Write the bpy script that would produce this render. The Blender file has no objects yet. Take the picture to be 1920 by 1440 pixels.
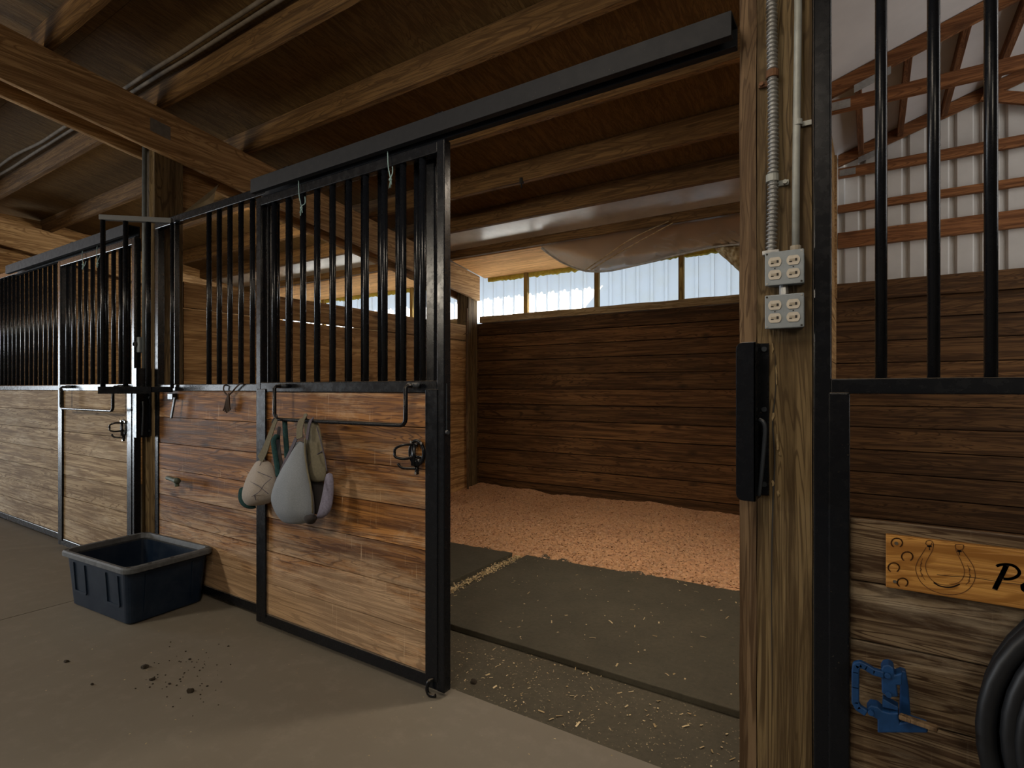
import bpy, bmesh, math, random
from mathutils import Vector, Matrix, noise as mnoise

random.seed(7)
sc = bpy.context.scene
COL = sc.collection
PI = math.pi

# ------------------------------------------------------------------ camera
YAW = math.radians(33.0)
EYE = 1.30
FPX = 1040.0
cam_d = bpy.data.cameras.new('camera')
cam = bpy.data.objects.new('camera', cam_d)
COL.objects.link(cam)
cam.location = (0, 0, EYE)
cam.rotation_euler = (PI / 2, 0, YAW)
cam_d.sensor_width = 36
cam_d.lens = 36 * FPX / 1920
cam_d.shift_y = 8 / 1920
cam_d.clip_start = 0.02
sc.camera = cam

# ------------------------------------------------------------------ sky, sun, lamps and added fills, exposure
sc.view_settings.view_transform = 'Standard'
sc.view_settings.look = 'None'
sc.view_settings.exposure = 0.36
sc.view_settings.gamma = 1.0
sc.view_settings.use_curve_mapping = False
sc.cycles.use_denoising = True
sc.cycles.max_bounces = 10
sc.cycles.diffuse_bounces = 6
sc.cycles.transparent_max_bounces = 12
sc.cycles.sample_clamp_indirect = 6

world = bpy.data.worlds.new('sky')
sc.world = world
world.use_nodes = True
wn = world.node_tree
wn.nodes.clear()
wo = wn.nodes.new('ShaderNodeOutputWorld')
wb = wn.nodes.new('ShaderNodeBackground')
ws = wn.nodes.new('ShaderNodeTexSky')
ws.sky_type = 'HOSEK_WILKIE'
ws.sun_direction = Vector((8.2, 7.0, 8.2)).normalized()
ws.turbidity = 3.0
ws.ground_albedo = 0.4
wmix = wn.nodes.new('ShaderNodeMixRGB')
wmix.inputs[0].default_value = 0.75
wmix.inputs[2].default_value = (0.80, 0.90, 1.0, 1)
wn.links.new(ws.outputs[0], wmix.inputs[1])
wn.links.new(wmix.outputs[0], wb.inputs[0])
wb.inputs[1].default_value = 1.12
wn.links.new(wb.outputs[0], wo.inputs[0])


def light(name, kind, loc, target, energy, color, size=0.3, size_y=None, angle=None, spread=PI):
    d = bpy.data.lights.new(name, kind)
    d.energy = energy
    d.color = color
    if kind == 'AREA':
        d.size = size
        d.spread = spread
        if size_y:
            d.shape = 'RECTANGLE'
            d.size_y = size_y
    if kind == 'SUN' and angle:
        d.angle = angle
    o = bpy.data.objects.new(name, d)
    COL.objects.link(o)
    o.location = loc
    o.rotation_euler = (Vector(target) - Vector(loc)).to_track_quat('-Z', 'Y').to_euler()
    return o


light('sun', 'SUN', (3, 12, 12), (3 - 8.2, 12 - 7.0, 12 - 8.2), 28.0, (1.0, 0.92, 0.80), angle=0.009)
# aisle lamps, plus added unseen fills: doorway, both stalls, daylight at the aisle end
light('aisle_lamp_or_fill', 'AREA', (-4.5, -1.7, 2.55), (-3.3, 1.2, 0.6), 36, (1.0, 0.88, 0.71), 0.40, None, None, math.radians(175))
light('aisle_lamp_or_fill', 'AREA', (-0.85, 0.1, 3.05), (-1.5, 2.8, 0.0), 10, (1.0, 0.85, 0.68), 0.7, None, None, math.radians(120))  # added fill above the doorway, aimed into the open stall
light('aisle_lamp_or_fill', 'AREA', (1.4, -1.6, 2.6), (-0.2, 1.6, 0.4), 16, (1.0, 0.88, 0.71), 0.8, None, None, math.radians(160))
light('neighbour_stall_fill', 'AREA', (-4.45, 3.2, 2.6), (-8.3, 3.6, 1.5), 22, (1.0, 0.86, 0.68), 0.3)  # added light without a fixture, brightens the neighbouring stall's far partition
light('stall_fill', 'AREA', (-0.42, 3.05, 2.72), (-1.75, 3.3, 0.0), 17, (1.0, 0.84, 0.66), 0.3, None, None, math.radians(125))  # added light hidden behind the outlet post to brighten the bedding
light('aisle_end_fill', 'AREA', (-13.4, -2.1, 1.35), (-5.0, 1.0, 0.0), 240, (0.84, 0.92, 1.0), 2.2, 2.4)  # added area light standing in for unseen daylight along the aisle
# two added area lights that brighten the white gable wall and its roof
light('gable_fill', 'AREA', (2.6, 3.6, 3.9), (0.6, 5.2, 2.6), 22, (1.0, 0.97, 0.93), 1.0, 2.2)
light('gable_side_fill', 'AREA', (4.1, 4.0, 2.3), (0.0, 4.9, 3.1), 54, (1.0, 0.98, 0.96), 2.0, 2.6)  # added from the side, no door stands here


# ------------------------------------------------------------------ pixel on a plane Y=const -> world point
CS, SN = math.cos(YAW), math.sin(YAW)


def at(px, py, Y):
    t = (px - 960) / FPX
    r = (t * CS - SN) / (CS + t * SN)
    d = Y * (CS - r * SN)
    return Vector((Y * r, Y, EYE + (728 - py) / FPX * d))


# ------------------------------------------------------------------ materials
def newmat(name):
    m = bpy.data.materials.new(name)
    m.use_nodes = True
    nt = m.node_tree
    nt.nodes.clear()
    out = nt.nodes.new('ShaderNodeOutputMaterial')
    b = nt.nodes.new('ShaderNodeBsdfPrincipled')
    nt.links.new(b.outputs[0], out.inputs[0])
    return m, nt, b, out


def N(nt, kind, **kw):
    n = nt.nodes.new(kind)
    for k, v in kw.items():
        setattr(n, k, v)
    return n


def ramp(nt, src, stops):
    r = N(nt, 'ShaderNodeValToRGB')
    e = r.color_ramp.elements
    while len(e) < len(stops):
        e.new(0.5)
    for el, (p, c) in zip(e, stops):
        el.position = p
        el.color = (c, c, c, 1) if isinstance(c, (int, float)) else (*c, 1)
    nt.links.new(src, r.inputs[0])
    return r.outputs[0]


def mix(nt, fac, a, b, mode='MIX'):
    m = N(nt, 'ShaderNodeMixRGB', blend_type=mode)
    for i, v in ((0, fac), (1, a), (2, b)):
        if isinstance(v, (int, float)):
            m.inputs[i].default_value = v
        elif isinstance(v, tuple):
            m.inputs[i].default_value = (*v, 1)
        else:
            nt.links.new(v, m.inputs[i])
    return m.outputs[0]


def noise(nt, vec, scale, detail=4, rough=0.55, dist=0.0):
    n = N(nt, 'ShaderNodeTexNoise')
    n.inputs['Scale'].default_value = scale
    n.inputs['Detail'].default_value = detail
    n.inputs['Roughness'].default_value = rough
    n.inputs['Distortion'].default_value = dist
    if vec is not None:
        nt.links.new(vec, n.inputs['Vector'])
    return n.outputs['Fac']


def mapped(nt, vec, scale):
    m = N(nt, 'ShaderNodeMapping')
    m.inputs['Scale'].default_value = scale
    nt.links.new(vec, m.inputs['Vector'])
    return m.outputs[0]


def objvec(nt, island=True):
    tc = N(nt, 'ShaderNodeTexCoord')
    if not island:
        return tc.outputs['Object'], None
    g = N(nt, 'ShaderNodeNewGeometry')
    mul = N(nt, 'ShaderNodeMath', operation='MULTIPLY')
    mul.inputs[1].default_value = 53.0
    nt.links.new(g.outputs['Random Per Island'], mul.inputs[0])
    add = N(nt, 'ShaderNodeVectorMath', operation='ADD')
    nt.links.new(tc.outputs['Object'], add.inputs[0])
    nt.links.new(mul.outputs[0], add.inputs[1])
    return add.outputs[0], g.outputs['Random Per Island']


def wood(name, base, dark, pale, axis='X', wear=0.3, rough=0.75, vary=0.35, knots=0.8, scratch=0.0, low_wear=None, grain=1.0):
    """planks or timbers: grain runs along `axis`; wear shows the bare pale wood"""
    m, nt, b, out = newmat(name)
    vec, rnd = objvec(nt)
    i = 'XYZ'.index(axis)
    def sc_(al, ac):
        v = [ac, ac, ac]
        v[i] = al
        return tuple(v)
    g1 = noise(nt, mapped(nt, vec, sc_(1.5, 38)), 1.0, 6, 0.65, 0.5)
    g2 = noise(nt, mapped(nt, vec, sc_(0.55, 7.5)), 1.0, 3, 0.5, 1.2)
    # cathedral grain: thin contour lines of a stretched noise field
    mm = N(nt, 'ShaderNodeMath', operation='MULTIPLY')
    mm.inputs[1].default_value = 17.0
    nt.links.new(g2, mm.inputs[0])
    sn = N(nt, 'ShaderNodeMath', operation='SINE')
    mm2 = N(nt, 'ShaderNodeMath', operation='MULTIPLY')
    mm2.inputs[1].default_value = 6.2832
    nt.links.new(mm.outputs[0], mm2.inputs[0])
    nt.links.new(mm2.outputs[0], sn.inputs[0])
    rings = ramp(nt, sn.outputs[0], [(0.0, 0.0), (0.6, 0.12), (0.95, 1.0)])
    gr = ramp(nt, g1, [(0.38, 1.0), (0.57, 0.0)])
    f = mix(nt, 0.8, gr, rings, 'SCREEN')
    fm = N(nt, 'ShaderNodeMath', operation='MULTIPLY')
    fm.inputs[1].default_value = 0.85 * grain
    nt.links.new(f, fm.inputs[0])
    col = mix(nt, fm.outputs[0], base, dark)
    # broad tone
    bt = noise(nt, mapped(nt, vec, sc_(0.9, 3.0)), 1.0, 2)
    col = mix(nt, ramp(nt, bt, [(0.35, 0.0), (0.75, 0.55)]), col, dark)
    # wear
    if wear > 0:
        w = noise(nt, mapped(nt, vec, sc_(1.3, 6.0)), 1.0, 8, 0.72, 0.3)
        src = w
        if low_wear:
            tc = N(nt, 'ShaderNodeTexCoord')
            sx = N(nt, 'ShaderNodeSeparateXYZ')
            nt.links.new(tc.outputs['Object'], sx.inputs[0])
            mr = N(nt, 'ShaderNodeMapRange')
            mr.inputs['From Min'].default_value = low_wear[0]
            mr.inputs['From Max'].default_value = low_wear[1]
            mr.inputs['To Min'].default_value = 0.22
            mr.inputs['To Max'].default_value = 0.0
            nt.links.new(sx.outputs['Z'], mr.inputs['Value'])
            ad = N(nt, 'ShaderNodeMath', operation='ADD')
            nt.links.new(w, ad.inputs[0])
            nt.links.new(mr.outputs[0], ad.inputs[1])
            src = ad.outputs[0]
        c = 0.72 - 0.42 * wear
        wf = ramp(nt, src, [(c, 0.0), (min(c + 0.16, 1), 0.9)])
        col = mix(nt, mix(nt, 0.45, wf, mix(nt, 1.0, wf, g1, 'MULTIPLY')), col, pale)
    fg = N(nt, 'ShaderNodeMath', operation='MULTIPLY')
    fg.inputs[1].default_value = 0.55
    nt.links.new(f, fg.inputs[0])
    col = mix(nt, fg.outputs[0], col, mix(nt, 1.0, col, (0.42, 0.36, 0.30), 'MULTIPLY'))
    if scratch > 0:
        s1 = noise(nt, mapped(nt, vec, sc_(90, 5)), 1.0, 3, 0.6)
        s2 = noise(nt, mapped(nt, vec, sc_(5, 5)), 1.0, 2, 0.5)
        sf = mix(nt, 1.0, ramp(nt, s1, [(0.60, 0.0), (0.72, scratch)]), ramp(nt, s2, [(0.45, 0.0), (0.65, 1.0)]), 'MULTIPLY')
        col = mix(nt, sf, col, pale)
    if knots > 0:
        v = N(nt, 'ShaderNodeTexVoronoi')
        v.inputs['Scale'].default_value = 1.0
        nt.links.new(mapped(nt, vec, sc_(2.2, 4.6)), v.inputs['Vector'])
        kf = ramp(nt, v.outputs['Distance'], [(0.03, knots), (0.09, knots * 0.55), (0.15, 0.0)])
        col = mix(nt, kf, col, tuple(c * 0.30 for c in dark))
    hs = N(nt, 'ShaderNodeHueSaturation')
    mr = N(nt, 'ShaderNodeMapRange')
    mr.inputs['To Min'].default_value = 1 - vary
    mr.inputs['To Max'].default_value = 1 + vary
    nt.links.new(rnd, mr.inputs['Value'])
    nt.links.new(mr.outputs[0], hs.inputs['Value'])
    nt.links.new(col, hs.inputs['Color'])
    nt.links.new(hs.outputs[0], b.inputs['Base Color'])
    b.inputs['Roughness'].default_value = rough
    b.inputs['Specular IOR Level'].default_value = 0.25
    bp = N(nt, 'ShaderNodeBump')
    bp.inputs['Strength'].default_value = 0.35
    bp.inputs['Distance'].default_value = 0.004
    nt.links.new(f, bp.inputs['Height'])
    nt.links.new(bp.outputs[0], b.inputs['Normal'])
    return m


def plain(name, col, rough=0.6, metal=0.0, var=0.15, scale=12, spec=0.4, bump=0.0, col2=None):
    m, nt, b, out = newmat(name)
    vec, _ = objvec(nt, False)
    n = noise(nt, vec, scale, 5, 0.6)
    c2 = col2 or tuple(c * (1 - 2 * var) for c in col)
    c = mix(nt, ramp(nt, n, [(0.35, 0.0), (0.7, 1.0)]), col, c2)
    nt.links.new(c, b.inputs['Base Color'])
    b.inputs['Roughness'].default_value = rough
    b.inputs['Metallic'].default_value = metal
    b.inputs['Specular IOR Level'].default_value = spec
    if bump:
        bp = N(nt, 'ShaderNodeBump')
        bp.inputs['Strength'].default_value = bump
        bp.inputs['Distance'].default_value = 0.003
        nt.links.new(n, bp.inputs['Height'])
        nt.links.new(bp.outputs[0], b.inputs['Normal'])
    return m


def steel(name, col, dust, rough=0.3, dustamt=0.75):
    """painted steel with dust lying on its upward faces and small chips"""
    m, nt, b, out = newmat(name)
    vec, _ = objvec(nt, False)
    n = noise(nt, vec, 26, 6, 0.65)
    n2 = noise(nt, vec, 130, 2, 0.5)
    g = N(nt, 'ShaderNodeNewGeometry')
    sx = N(nt, 'ShaderNodeSeparateXYZ')
    nt.links.new(g.outputs['True Normal'], sx.inputs[0])
    up = ramp(nt, sx.outputs['Z'], [(0.55, 0.0), (0.9, dustamt)])
    c = mix(nt, ramp(nt, n, [(0.6, 0.0), (0.85, 0.03)]), col, dust)
    b.inputs['Specular IOR Level'].default_value = 0.28
    c = mix(nt, ramp(nt, n2, [(0.73, 0.0), (0.77, 0.25)]), c, dust)
    c = mix(nt, up, c, dust)
    nt.links.new(c, b.inputs['Base Color'])
    rr = ramp(nt, n, [(0.3, rough), (0.8, min(rough + 0.16, 1))])
    nt.links.new(mix(nt, up, rr, (0.9, 0.9, 0.9)), b.inputs['Roughness'])
    bp = N(nt, 'ShaderNodeBump')
    bp.inputs['Strength'].default_value = 0.12
    bp.inputs['Distance'].default_value = 0.002
    nt.links.new(n, bp.inputs['Height'])
    nt.links.new(bp.outputs[0], b.inputs['Normal'])
    return m


M = {}
M['steel'] = steel('black_painted_steel', (0.006, 0.0072, 0.010), (0.16, 0.13, 0.095), 0.2)
M['steel_worn'] = steel('worn_black_steel', (0.030, 0.036, 0.045), (0.20, 0.19, 0.18), 0.35)
M['steel_dull'] = steel('dull_black_track_steel', (0.010, 0.011, 0.014), (0.16, 0.14, 0.11), 0.6)
M['stained'] = wood('stained_boards', (0.36, 0.165, 0.045), (0.095, 0.036, 0.010), (0.50, 0.36, 0.225), 'X', 0.44, 0.6, 0.24, 0.8, 0.8, (0.15, 0.75))
M['weathered'] = wood('weathered_boards', (0.50, 0.385, 0.240), (0.25, 0.165, 0.088), (0.62, 0.52, 0.38), 'X', 0.45, 0.8, 0.12, 0.4, 0.25)
M['grey_boards'] = wood('greyed_boards', (0.24, 0.175, 0.105), (0.070, 0.040, 0.020), (0.44, 0.37, 0.27), 'X', 0.5, 0.8, 0.12, 0.5, 0.1, None, 1.35)
M['wall_x'] = wood('brown_wall_boards', (0.185, 0.094, 0.034), (0.060, 0.027, 0.009), (0.27, 0.16, 0.07), 'X', 0.18, 0.7, 0.26, 0.8)
M['wall_y'] = wood('tan_wall_boards', (0.56, 0.35, 0.155), (0.29, 0.155, 0.058), (0.66, 0.48, 0.26), 'Y', 0.25, 0.7, 0.18, 0.8)
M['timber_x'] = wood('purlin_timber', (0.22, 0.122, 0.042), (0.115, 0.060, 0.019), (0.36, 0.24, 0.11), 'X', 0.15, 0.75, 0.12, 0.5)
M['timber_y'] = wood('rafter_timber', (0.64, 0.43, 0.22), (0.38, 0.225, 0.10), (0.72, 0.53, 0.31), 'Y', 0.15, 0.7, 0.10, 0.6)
M['timber_red'] = wood('reddish_truss_timber', (0.33, 0.145, 0.055), (0.17, 0.065, 0.022), (0.42, 0.23, 0.11), 'X', 0.1, 0.7, 0.15, 0.5)
M['timber_red_y'] = wood('reddish_roof_timber', (0.27, 0.125, 0.055), (0.15, 0.06, 0.022), (0.38, 0.22, 0.12), 'Y', 0.1, 0.7, 0.15, 0.4)
M['post'] = wood('treated_post_timber', (0.195, 0.138, 0.066), (0.075, 0.048, 0.020), (0.33, 0.25, 0.14), 'Z', 0.22, 0.7, 0.06, 0.35)
M['jamb'] = wood('jamb_board_timber', (0.19, 0.125, 0.068), (0.085, 0.050, 0.024), (0.30, 0.22, 0.14), 'Z', 0.2, 0.7, 0.06, 0.4)
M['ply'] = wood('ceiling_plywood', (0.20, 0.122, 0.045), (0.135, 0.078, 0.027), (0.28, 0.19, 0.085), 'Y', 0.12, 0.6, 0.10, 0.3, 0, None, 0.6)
M['ply_warm_lit'] = wood('eave_ply_warm_light', (0.84, 0.48, 0.19), (0.72, 0.38, 0.14), (0.86, 0.56, 0.27), 'X', 0.1, 0.8, 0.05, 0.1, 0, None, 0.4)  # bounced sunlight put into the colour as a brighter orange
M['cap'] = wood('dusty_cap_timber', (0.50, 0.38, 0.22), (0.33, 0.23, 0.11), (0.66, 0.56, 0.38), 'X', 0.5, 0.9, 0.08, 0.2)
M['mullion'] = wood('mullion_timber', (0.42, 0.30, 0.10), (0.22, 0.13, 0.035), (0.60, 0.50, 0.22), 'Z', 0.4, 0.8, 0.1, 0.3)
M['sign'] = wood('varnished_sign_wood', (0.62, 0.33, 0.085), (0.38, 0.165, 0.035), (0.68, 0.42, 0.15), 'X', 0.08, 0.45, 0.02, 0.25)
M['burnt'] = plain('burnt_engraving', (0.035, 0.017, 0.007), 0.8, 0, 0.2, 60)
M['burnt_thin'] = plain('burnt_outline', (0.16, 0.065, 0.018), 0.8, 0, 0.2, 60)
M['galv'] = plain('galvanised_metal', (0.42, 0.43, 0.43), 0.42, 0.7, 0.15, 30, 0.5, 0.1)
M['box_grey'] = plain('grey_outlet_box_metal', (0.25, 0.285, 0.31), 0.5, 0.35, 0.10, 35, 0.5, 0.05)
M['conduit'] = plain('painted_grey_conduit', (0.36, 0.38, 0.36), 0.5, 0.1, 0.15, 18)
M['conduit_dark'] = plain('dull_grey_conduit', (0.16, 0.18, 0.19), 0.5, 0.3, 0.15, 18)
M['cable'] = plain('dusty_cable_sheath', (0.20, 0.165, 0.125), 0.8, 0, 0.2, 14)
M['ivory'] = plain('ivory_receptacle', (0.52, 0.48, 0.41), 0.5, 0, 0.08, 60)
M['slot'] = plain('dark_slot', (0.03, 0.028, 0.025), 0.8)
M['slot_mid'] = plain('recessed_ivory', (0.36, 0.32, 0.25), 0.7)
M['rust'] = plain('rusted_metal', (0.20, 0.10, 0.05), 0.8, 0.2, 0.3, 40)
M['bin'] = plain('navy_bin_plastic', (0.005, 0.014, 0.034), 0.45, 0, 0.2, 9, 0.25, 0.05, (0.018, 0.030, 0.052))
M['bin_rim'] = plain('dusty_bin_rim_plastic', (0.11, 0.122, 0.135), 0.6, 0, 0.2, 30)
M['rubber'] = plain('hose_rubber', (0.012, 0.014, 0.018), 0.45, 0, 0.2, 20)
M['blue'] = plain('blue_enamel', (0.010, 0.060, 0.19), 0.5, 0, 0.2, 30, 0.4)
M['steel_bare'] = steel('bare_worn_steel', (0.17, 0.18, 0.19), (0.30, 0.30, 0.29), 0.4)
M['twine'] = plain('faded_blue_twine', (0.30, 0.45, 0.46), 0.9)
M['cord'] = plain('brown_leather_cord', (0.06, 0.035, 0.02), 0.8)
M['mesh_grey'] = plain('grey_mesh_fabric', (0.27, 0.305, 0.35), 0.9, 0, 0.10, 220, 0.2, 0.5)
M['olive'] = plain('olive_cotton', (0.17, 0.155, 0.11), 0.9, 0, 0.1, 90, 0.2, 0.3)
M['tan_fabric'] = plain('tan_mesh_fabric', (0.40, 0.36, 0.325), 0.9, 0, 0.1, 200, 0.2, 0.4)
M['trim_purple'] = plain('dull_purple_binding', (0.11, 0.10, 0.13), 0.85)
M['fleece_lav'] = plain('lavender_fleece', (0.24, 0.235, 0.32), 1.0, 0, 0.15, 90, 0.1, 0.9)
M['teal'] = plain('teal_fleece', (0.030, 0.075, 0.080), 1.0, 0, 0.2, 90, 0.1, 0.9)
M['fabric_dark'] = plain('dark_fabric', (0.035, 0.03, 0.03), 0.95)
M['paper'] = plain('old_paper_facing', (0.50, 0.42, 0.28), 0.85)
M['verdigris'] = plain('green_grey_pipe', (0.12, 0.15, 0.12), 0.6, 0.3, 0.2, 40)
M['batt'] = plain('fibre_insulation', (0.66, 0.58, 0.38), 1.0, 0, 0.0, 14, 0.1, 1.0, (0.30, 0.18, 0.07))
M['white_metal'] = plain('white_ribbed_metal', (0.60, 0.58, 0.55), 0.5, 0, 0.06, 5)
M['white_roof'] = plain('white_roof_lining', (0.66, 0.63, 0.62), 0.8, 0, 0.05, 3)
M['lining'] = plain('glossy_roof_lining', (0.70, 0.66, 0.57), 0.25, 0, 0.12, 4, 1.0)
M['splinter'] = plain('splintered_bare_wood', (0.34, 0.25, 0.13), 0.9, 0, 0.25, 60)
M['screw'] = plain('bright_screw', (0.75, 0.73, 0.70), 0.25, 1.0)


def floor_mat():
    m, nt, b, out = newmat('concrete_floor')
    vec, _ = objvec(nt, False)
    n1 = noise(nt, vec, 1.1, 6, 0.6)
    n2 = noise(nt, vec, 9, 6, 0.7)
    n3 = noise(nt, vec, 55, 3, 0.6)
    c = mix(nt, ramp(nt, n1, [(0.3, 0.0), (0.7, 1.0)]), (0.205, 0.185, 0.150), (0.172, 0.150, 0.118))
    c = mix(nt, ramp(nt, n2, [(0.5, 0.0), (0.75, 0.35)]), c, (0.29, 0.26, 0.22))
    c = mix(nt, ramp(nt, n3, [(0.70, 0.0), (0.75, 0.5)]), c, (0.36, 0.32, 0.25))
    nt.links.new(c, b.inputs['Base Color'])
    b.inputs['Roughness'].default_value = 0.62
    b.inputs['Specular IOR Level'].default_value = 0.35
    bp = N(nt, 'ShaderNodeBump')
    bp.inputs['Strength'].default_value = 0.15
    bp.inputs['Distance'].default_value = 0.003
    nt.links.new(n2, bp.inputs['Height'])
    nt.links.new(bp.outputs[0], b.inputs['Normal'])
    return m


def dirt_mat(name, a, b_, speck, amt):
    m, nt, b, out = newmat(name)
    vec, _ = objvec(nt, False)
    n1 = noise(nt, vec, 3.0, 6, 0.65)
    n2 = noise(nt, vec, 40, 5, 0.7)
    n3 = noise(nt, vec, 95, 2, 0.5)
    c = mix(nt, ramp(nt, n1, [(0.3, 0.0), (0.7, 1.0)]), a, b_)
    c = mix(nt, ramp(nt, n2, [(0.45, 0.0), (0.75, 0.5)]), c, tuple(x * 0.6 for x in a))
    c = mix(nt, ramp(nt, n3, [(0.66, 0.0), (0.72, amt)]), c, speck)
    nt.links.new(c, b.inputs['Base Color'])
    b.inputs['Roughness'].default_value = 0.85
    bp = N(nt, 'ShaderNodeBump')
    bp.inputs['Strength'].default_value = 0.5
    bp.inputs['Distance'].default_value = 0.004
    nt.links.new(n2, bp.inputs['Height'])
    nt.links.new(bp.outputs[0], b.inputs['Normal'])
    return m


M['floor'] = floor_mat()
M['dirt'] = dirt_mat('trodden_dirt', (0.055, 0.048, 0.032), (0.085, 0.073, 0.048), (0.40, 0.33, 0.20), 0.6)
M['mat'] = dirt_mat('dusty_rubber_mat', (0.048, 0.043, 0.028), (0.075, 0.066, 0.044), (0.20, 0.17, 0.11), 0.15)
M['shavings'] = plain('pine_shavings', (0.66, 0.40, 0.23), 0.95, 0, 0.0, 45, 0.1, 0.6, (0.42, 0.225, 0.11))


def flake_mat(name, c1, c2):
    m, nt, b, out = newmat(name)
    g = N(nt, 'ShaderNodeNewGeometry')
    nt.links.new(mix(nt, g.outputs['Random Per Island'], c1, c2), b.inputs['Base Color'])
    b.inputs['Roughness'].default_value = 0.9
    b.inputs['Specular IOR Level'].default_value = 0.1
    return m


M['flake'] = flake_mat('shaving_flakes', (0.74, 0.50, 0.33), (0.33, 0.175, 0.09))
M['straw'] = flake_mat('straw_bits', (0.70, 0.58, 0.36), (0.34, 0.25, 0.13))
M['clod'] = plain('dried_muck', (0.035, 0.026, 0.016), 0.95)


def pane_mat():
    m, nt, b, out = newmat('translucent_panel')
    nt.nodes.remove(b)
    tr = N(nt, 'ShaderNodeBsdfTranslucent')
    df = N(nt, 'ShaderNodeBsdfDiffuse')
    vec, _ = objvec(nt, False)
    n = noise(nt, vec, 6, 4, 0.6)
    c = mix(nt, ramp(nt, n, [(0.45, 0.0), (0.8, 0.5)]), (0.88, 0.93, 0.98), (0.84, 0.85, 0.78))
    nt.links.new(c, tr.inputs[0])
    df.inputs[0].default_value = (0.5, 0.52, 0.55, 1)
    mx = N(nt, 'ShaderNodeMixShader')
    mx.inputs[0].default_value = 0.15
    nt.links.new(tr.outputs[0], mx.inputs[1])
    nt.links.new(df.outputs[0], mx.inputs[2])
    nt.links.new(mx.outputs[0], out.inputs[0])
    return m


def film_mat():
    m, nt, b, out = newmat('plastic_sheeting')
    b.inputs['Base Color'].default_value = (0.30, 0.27, 0.24, 1)
    b.inputs['Roughness'].default_value = 0.14
    b.inputs['Specular IOR Level'].default_value = 0.7
    tl = N(nt, 'ShaderNodeBsdfTranslucent')
    tl.inputs[0].default_value = (0.62, 0.57, 0.50, 1)
    m1 = N(nt, 'ShaderNodeMixShader')
    m1.inputs[0].default_value = 0.55
    nt.links.new(b.outputs[0], m1.inputs[1])
    nt.links.new(tl.outputs[0], m1.inputs[2])
    tp = N(nt, 'ShaderNodeBsdfTransparent')
    m2 = N(nt, 'ShaderNodeMixShader')
    m2.inputs[0].default_value = 0.34
    nt.links.new(m1.outputs[0], m2.inputs[1])
    nt.links.new(tp.outputs[0], m2.inputs[2])
    nt.links.new(m2.outputs[0], out.inputs[0])
    return m


M['film_backlit_edge'] = plain('painted_backlit_edge', (0.55, 0.53, 0.48), 0.3, 0, 0.2, 30, 0.6)  # pale colour stands in for light caught along the sheet's edge
M['pane'] = pane_mat()
M['film'] = film_mat()


# ------------------------------------------------------------------ builders (everything is given in world coordinates)
def tag(o, label, cat=None, group=None, kind=None):
    o['label'] = label
    if cat:
        o['category'] = cat
    if group:
        o['group'] = group
    if kind:
        o['kind'] = kind
    return o


def empty(name, loc, label, cat, group=None):
    o = bpy.data.objects.new(name, None)
    COL.objects.link(o)
    o.location = loc
    o.empty_display_size = 0.1
    return tag(o, label, cat, group)


def root_of(o):
    while o.parent:
        o = o.parent
    return o


def build(name, bm, mat, parent=None, loc=(0, 0, 0), bevel=0.0, smooth=False):
    """link one mesh object; vertices are given in world space and stored about the thing's base"""
    base = Vector(root_of(parent).location) if parent else Vector(loc)
    bmesh.ops.translate(bm, verts=bm.verts, vec=-base)
    bmesh.ops.recalc_face_normals(bm, faces=bm.faces)
    me = bpy.data.meshes.new(name)
    bm.to_mesh(me)
    bm.free()
    me.materials.append(mat)
    if smooth:
        for p in me.polygons:
            p.use_smooth = True
    o = bpy.data.objects.new(name, me)
    COL.objects.link(o)
    if parent:
        o.parent = parent
    else:
        o.location = loc
    if bevel:
        b = o.modifiers.new('edge', 'BEVEL')
        b.width = bevel
        b.segments = 2
        b.limit_method = 'ANGLE'
        b.angle_limit = math.radians(40)
    return o


def B():
    return bmesh.new()


def box(bm, x0, x1, y0, y1, z0, z1):
    vs = [bm.verts.new((x, y, z)) for x in (x0, x1) for y in (y0, y1) for z in (z0, z1)]
    for f in ((0, 1, 3, 2), (4, 6, 7, 5), (0, 4, 5, 1), (2, 3, 7, 6), (0, 2, 6, 4), (1, 5, 7, 3)):
        bm.faces.new([vs[i] for i in f])
    return vs


def obox(bm, c, ax, ay, az):
    """box about centre c with half-vectors"""
    c, ax, ay, az = Vector(c), Vector(ax), Vector(ay), Vector(az)
    vs = [bm.verts.new(c + ax * i + ay * j + az * k) for i in (-1, 1) for j in (-1, 1) for k in (-1, 1)]
    for f in ((0, 1, 3, 2), (4, 6, 7, 5), (0, 4, 5, 1), (2, 3, 7, 6), (0, 2, 6, 4), (1, 5, 7, 3)):
        bm.faces.new([vs[i] for i in f])


def bar(bm, a, b, w, h, up=(0, 0, 1)):
    """rectangular bar from a to b, width w across, h along up"""
    a, b = Vector(a), Vector(b)
    d = b - a
    L = d.length
    d.normalize()
    s = d.cross(Vector(up)).normalized()
    u = s.cross(d).normalized()
    obox(bm, (a + b) / 2, d * L / 2, s * w / 2, u * h / 2)


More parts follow.
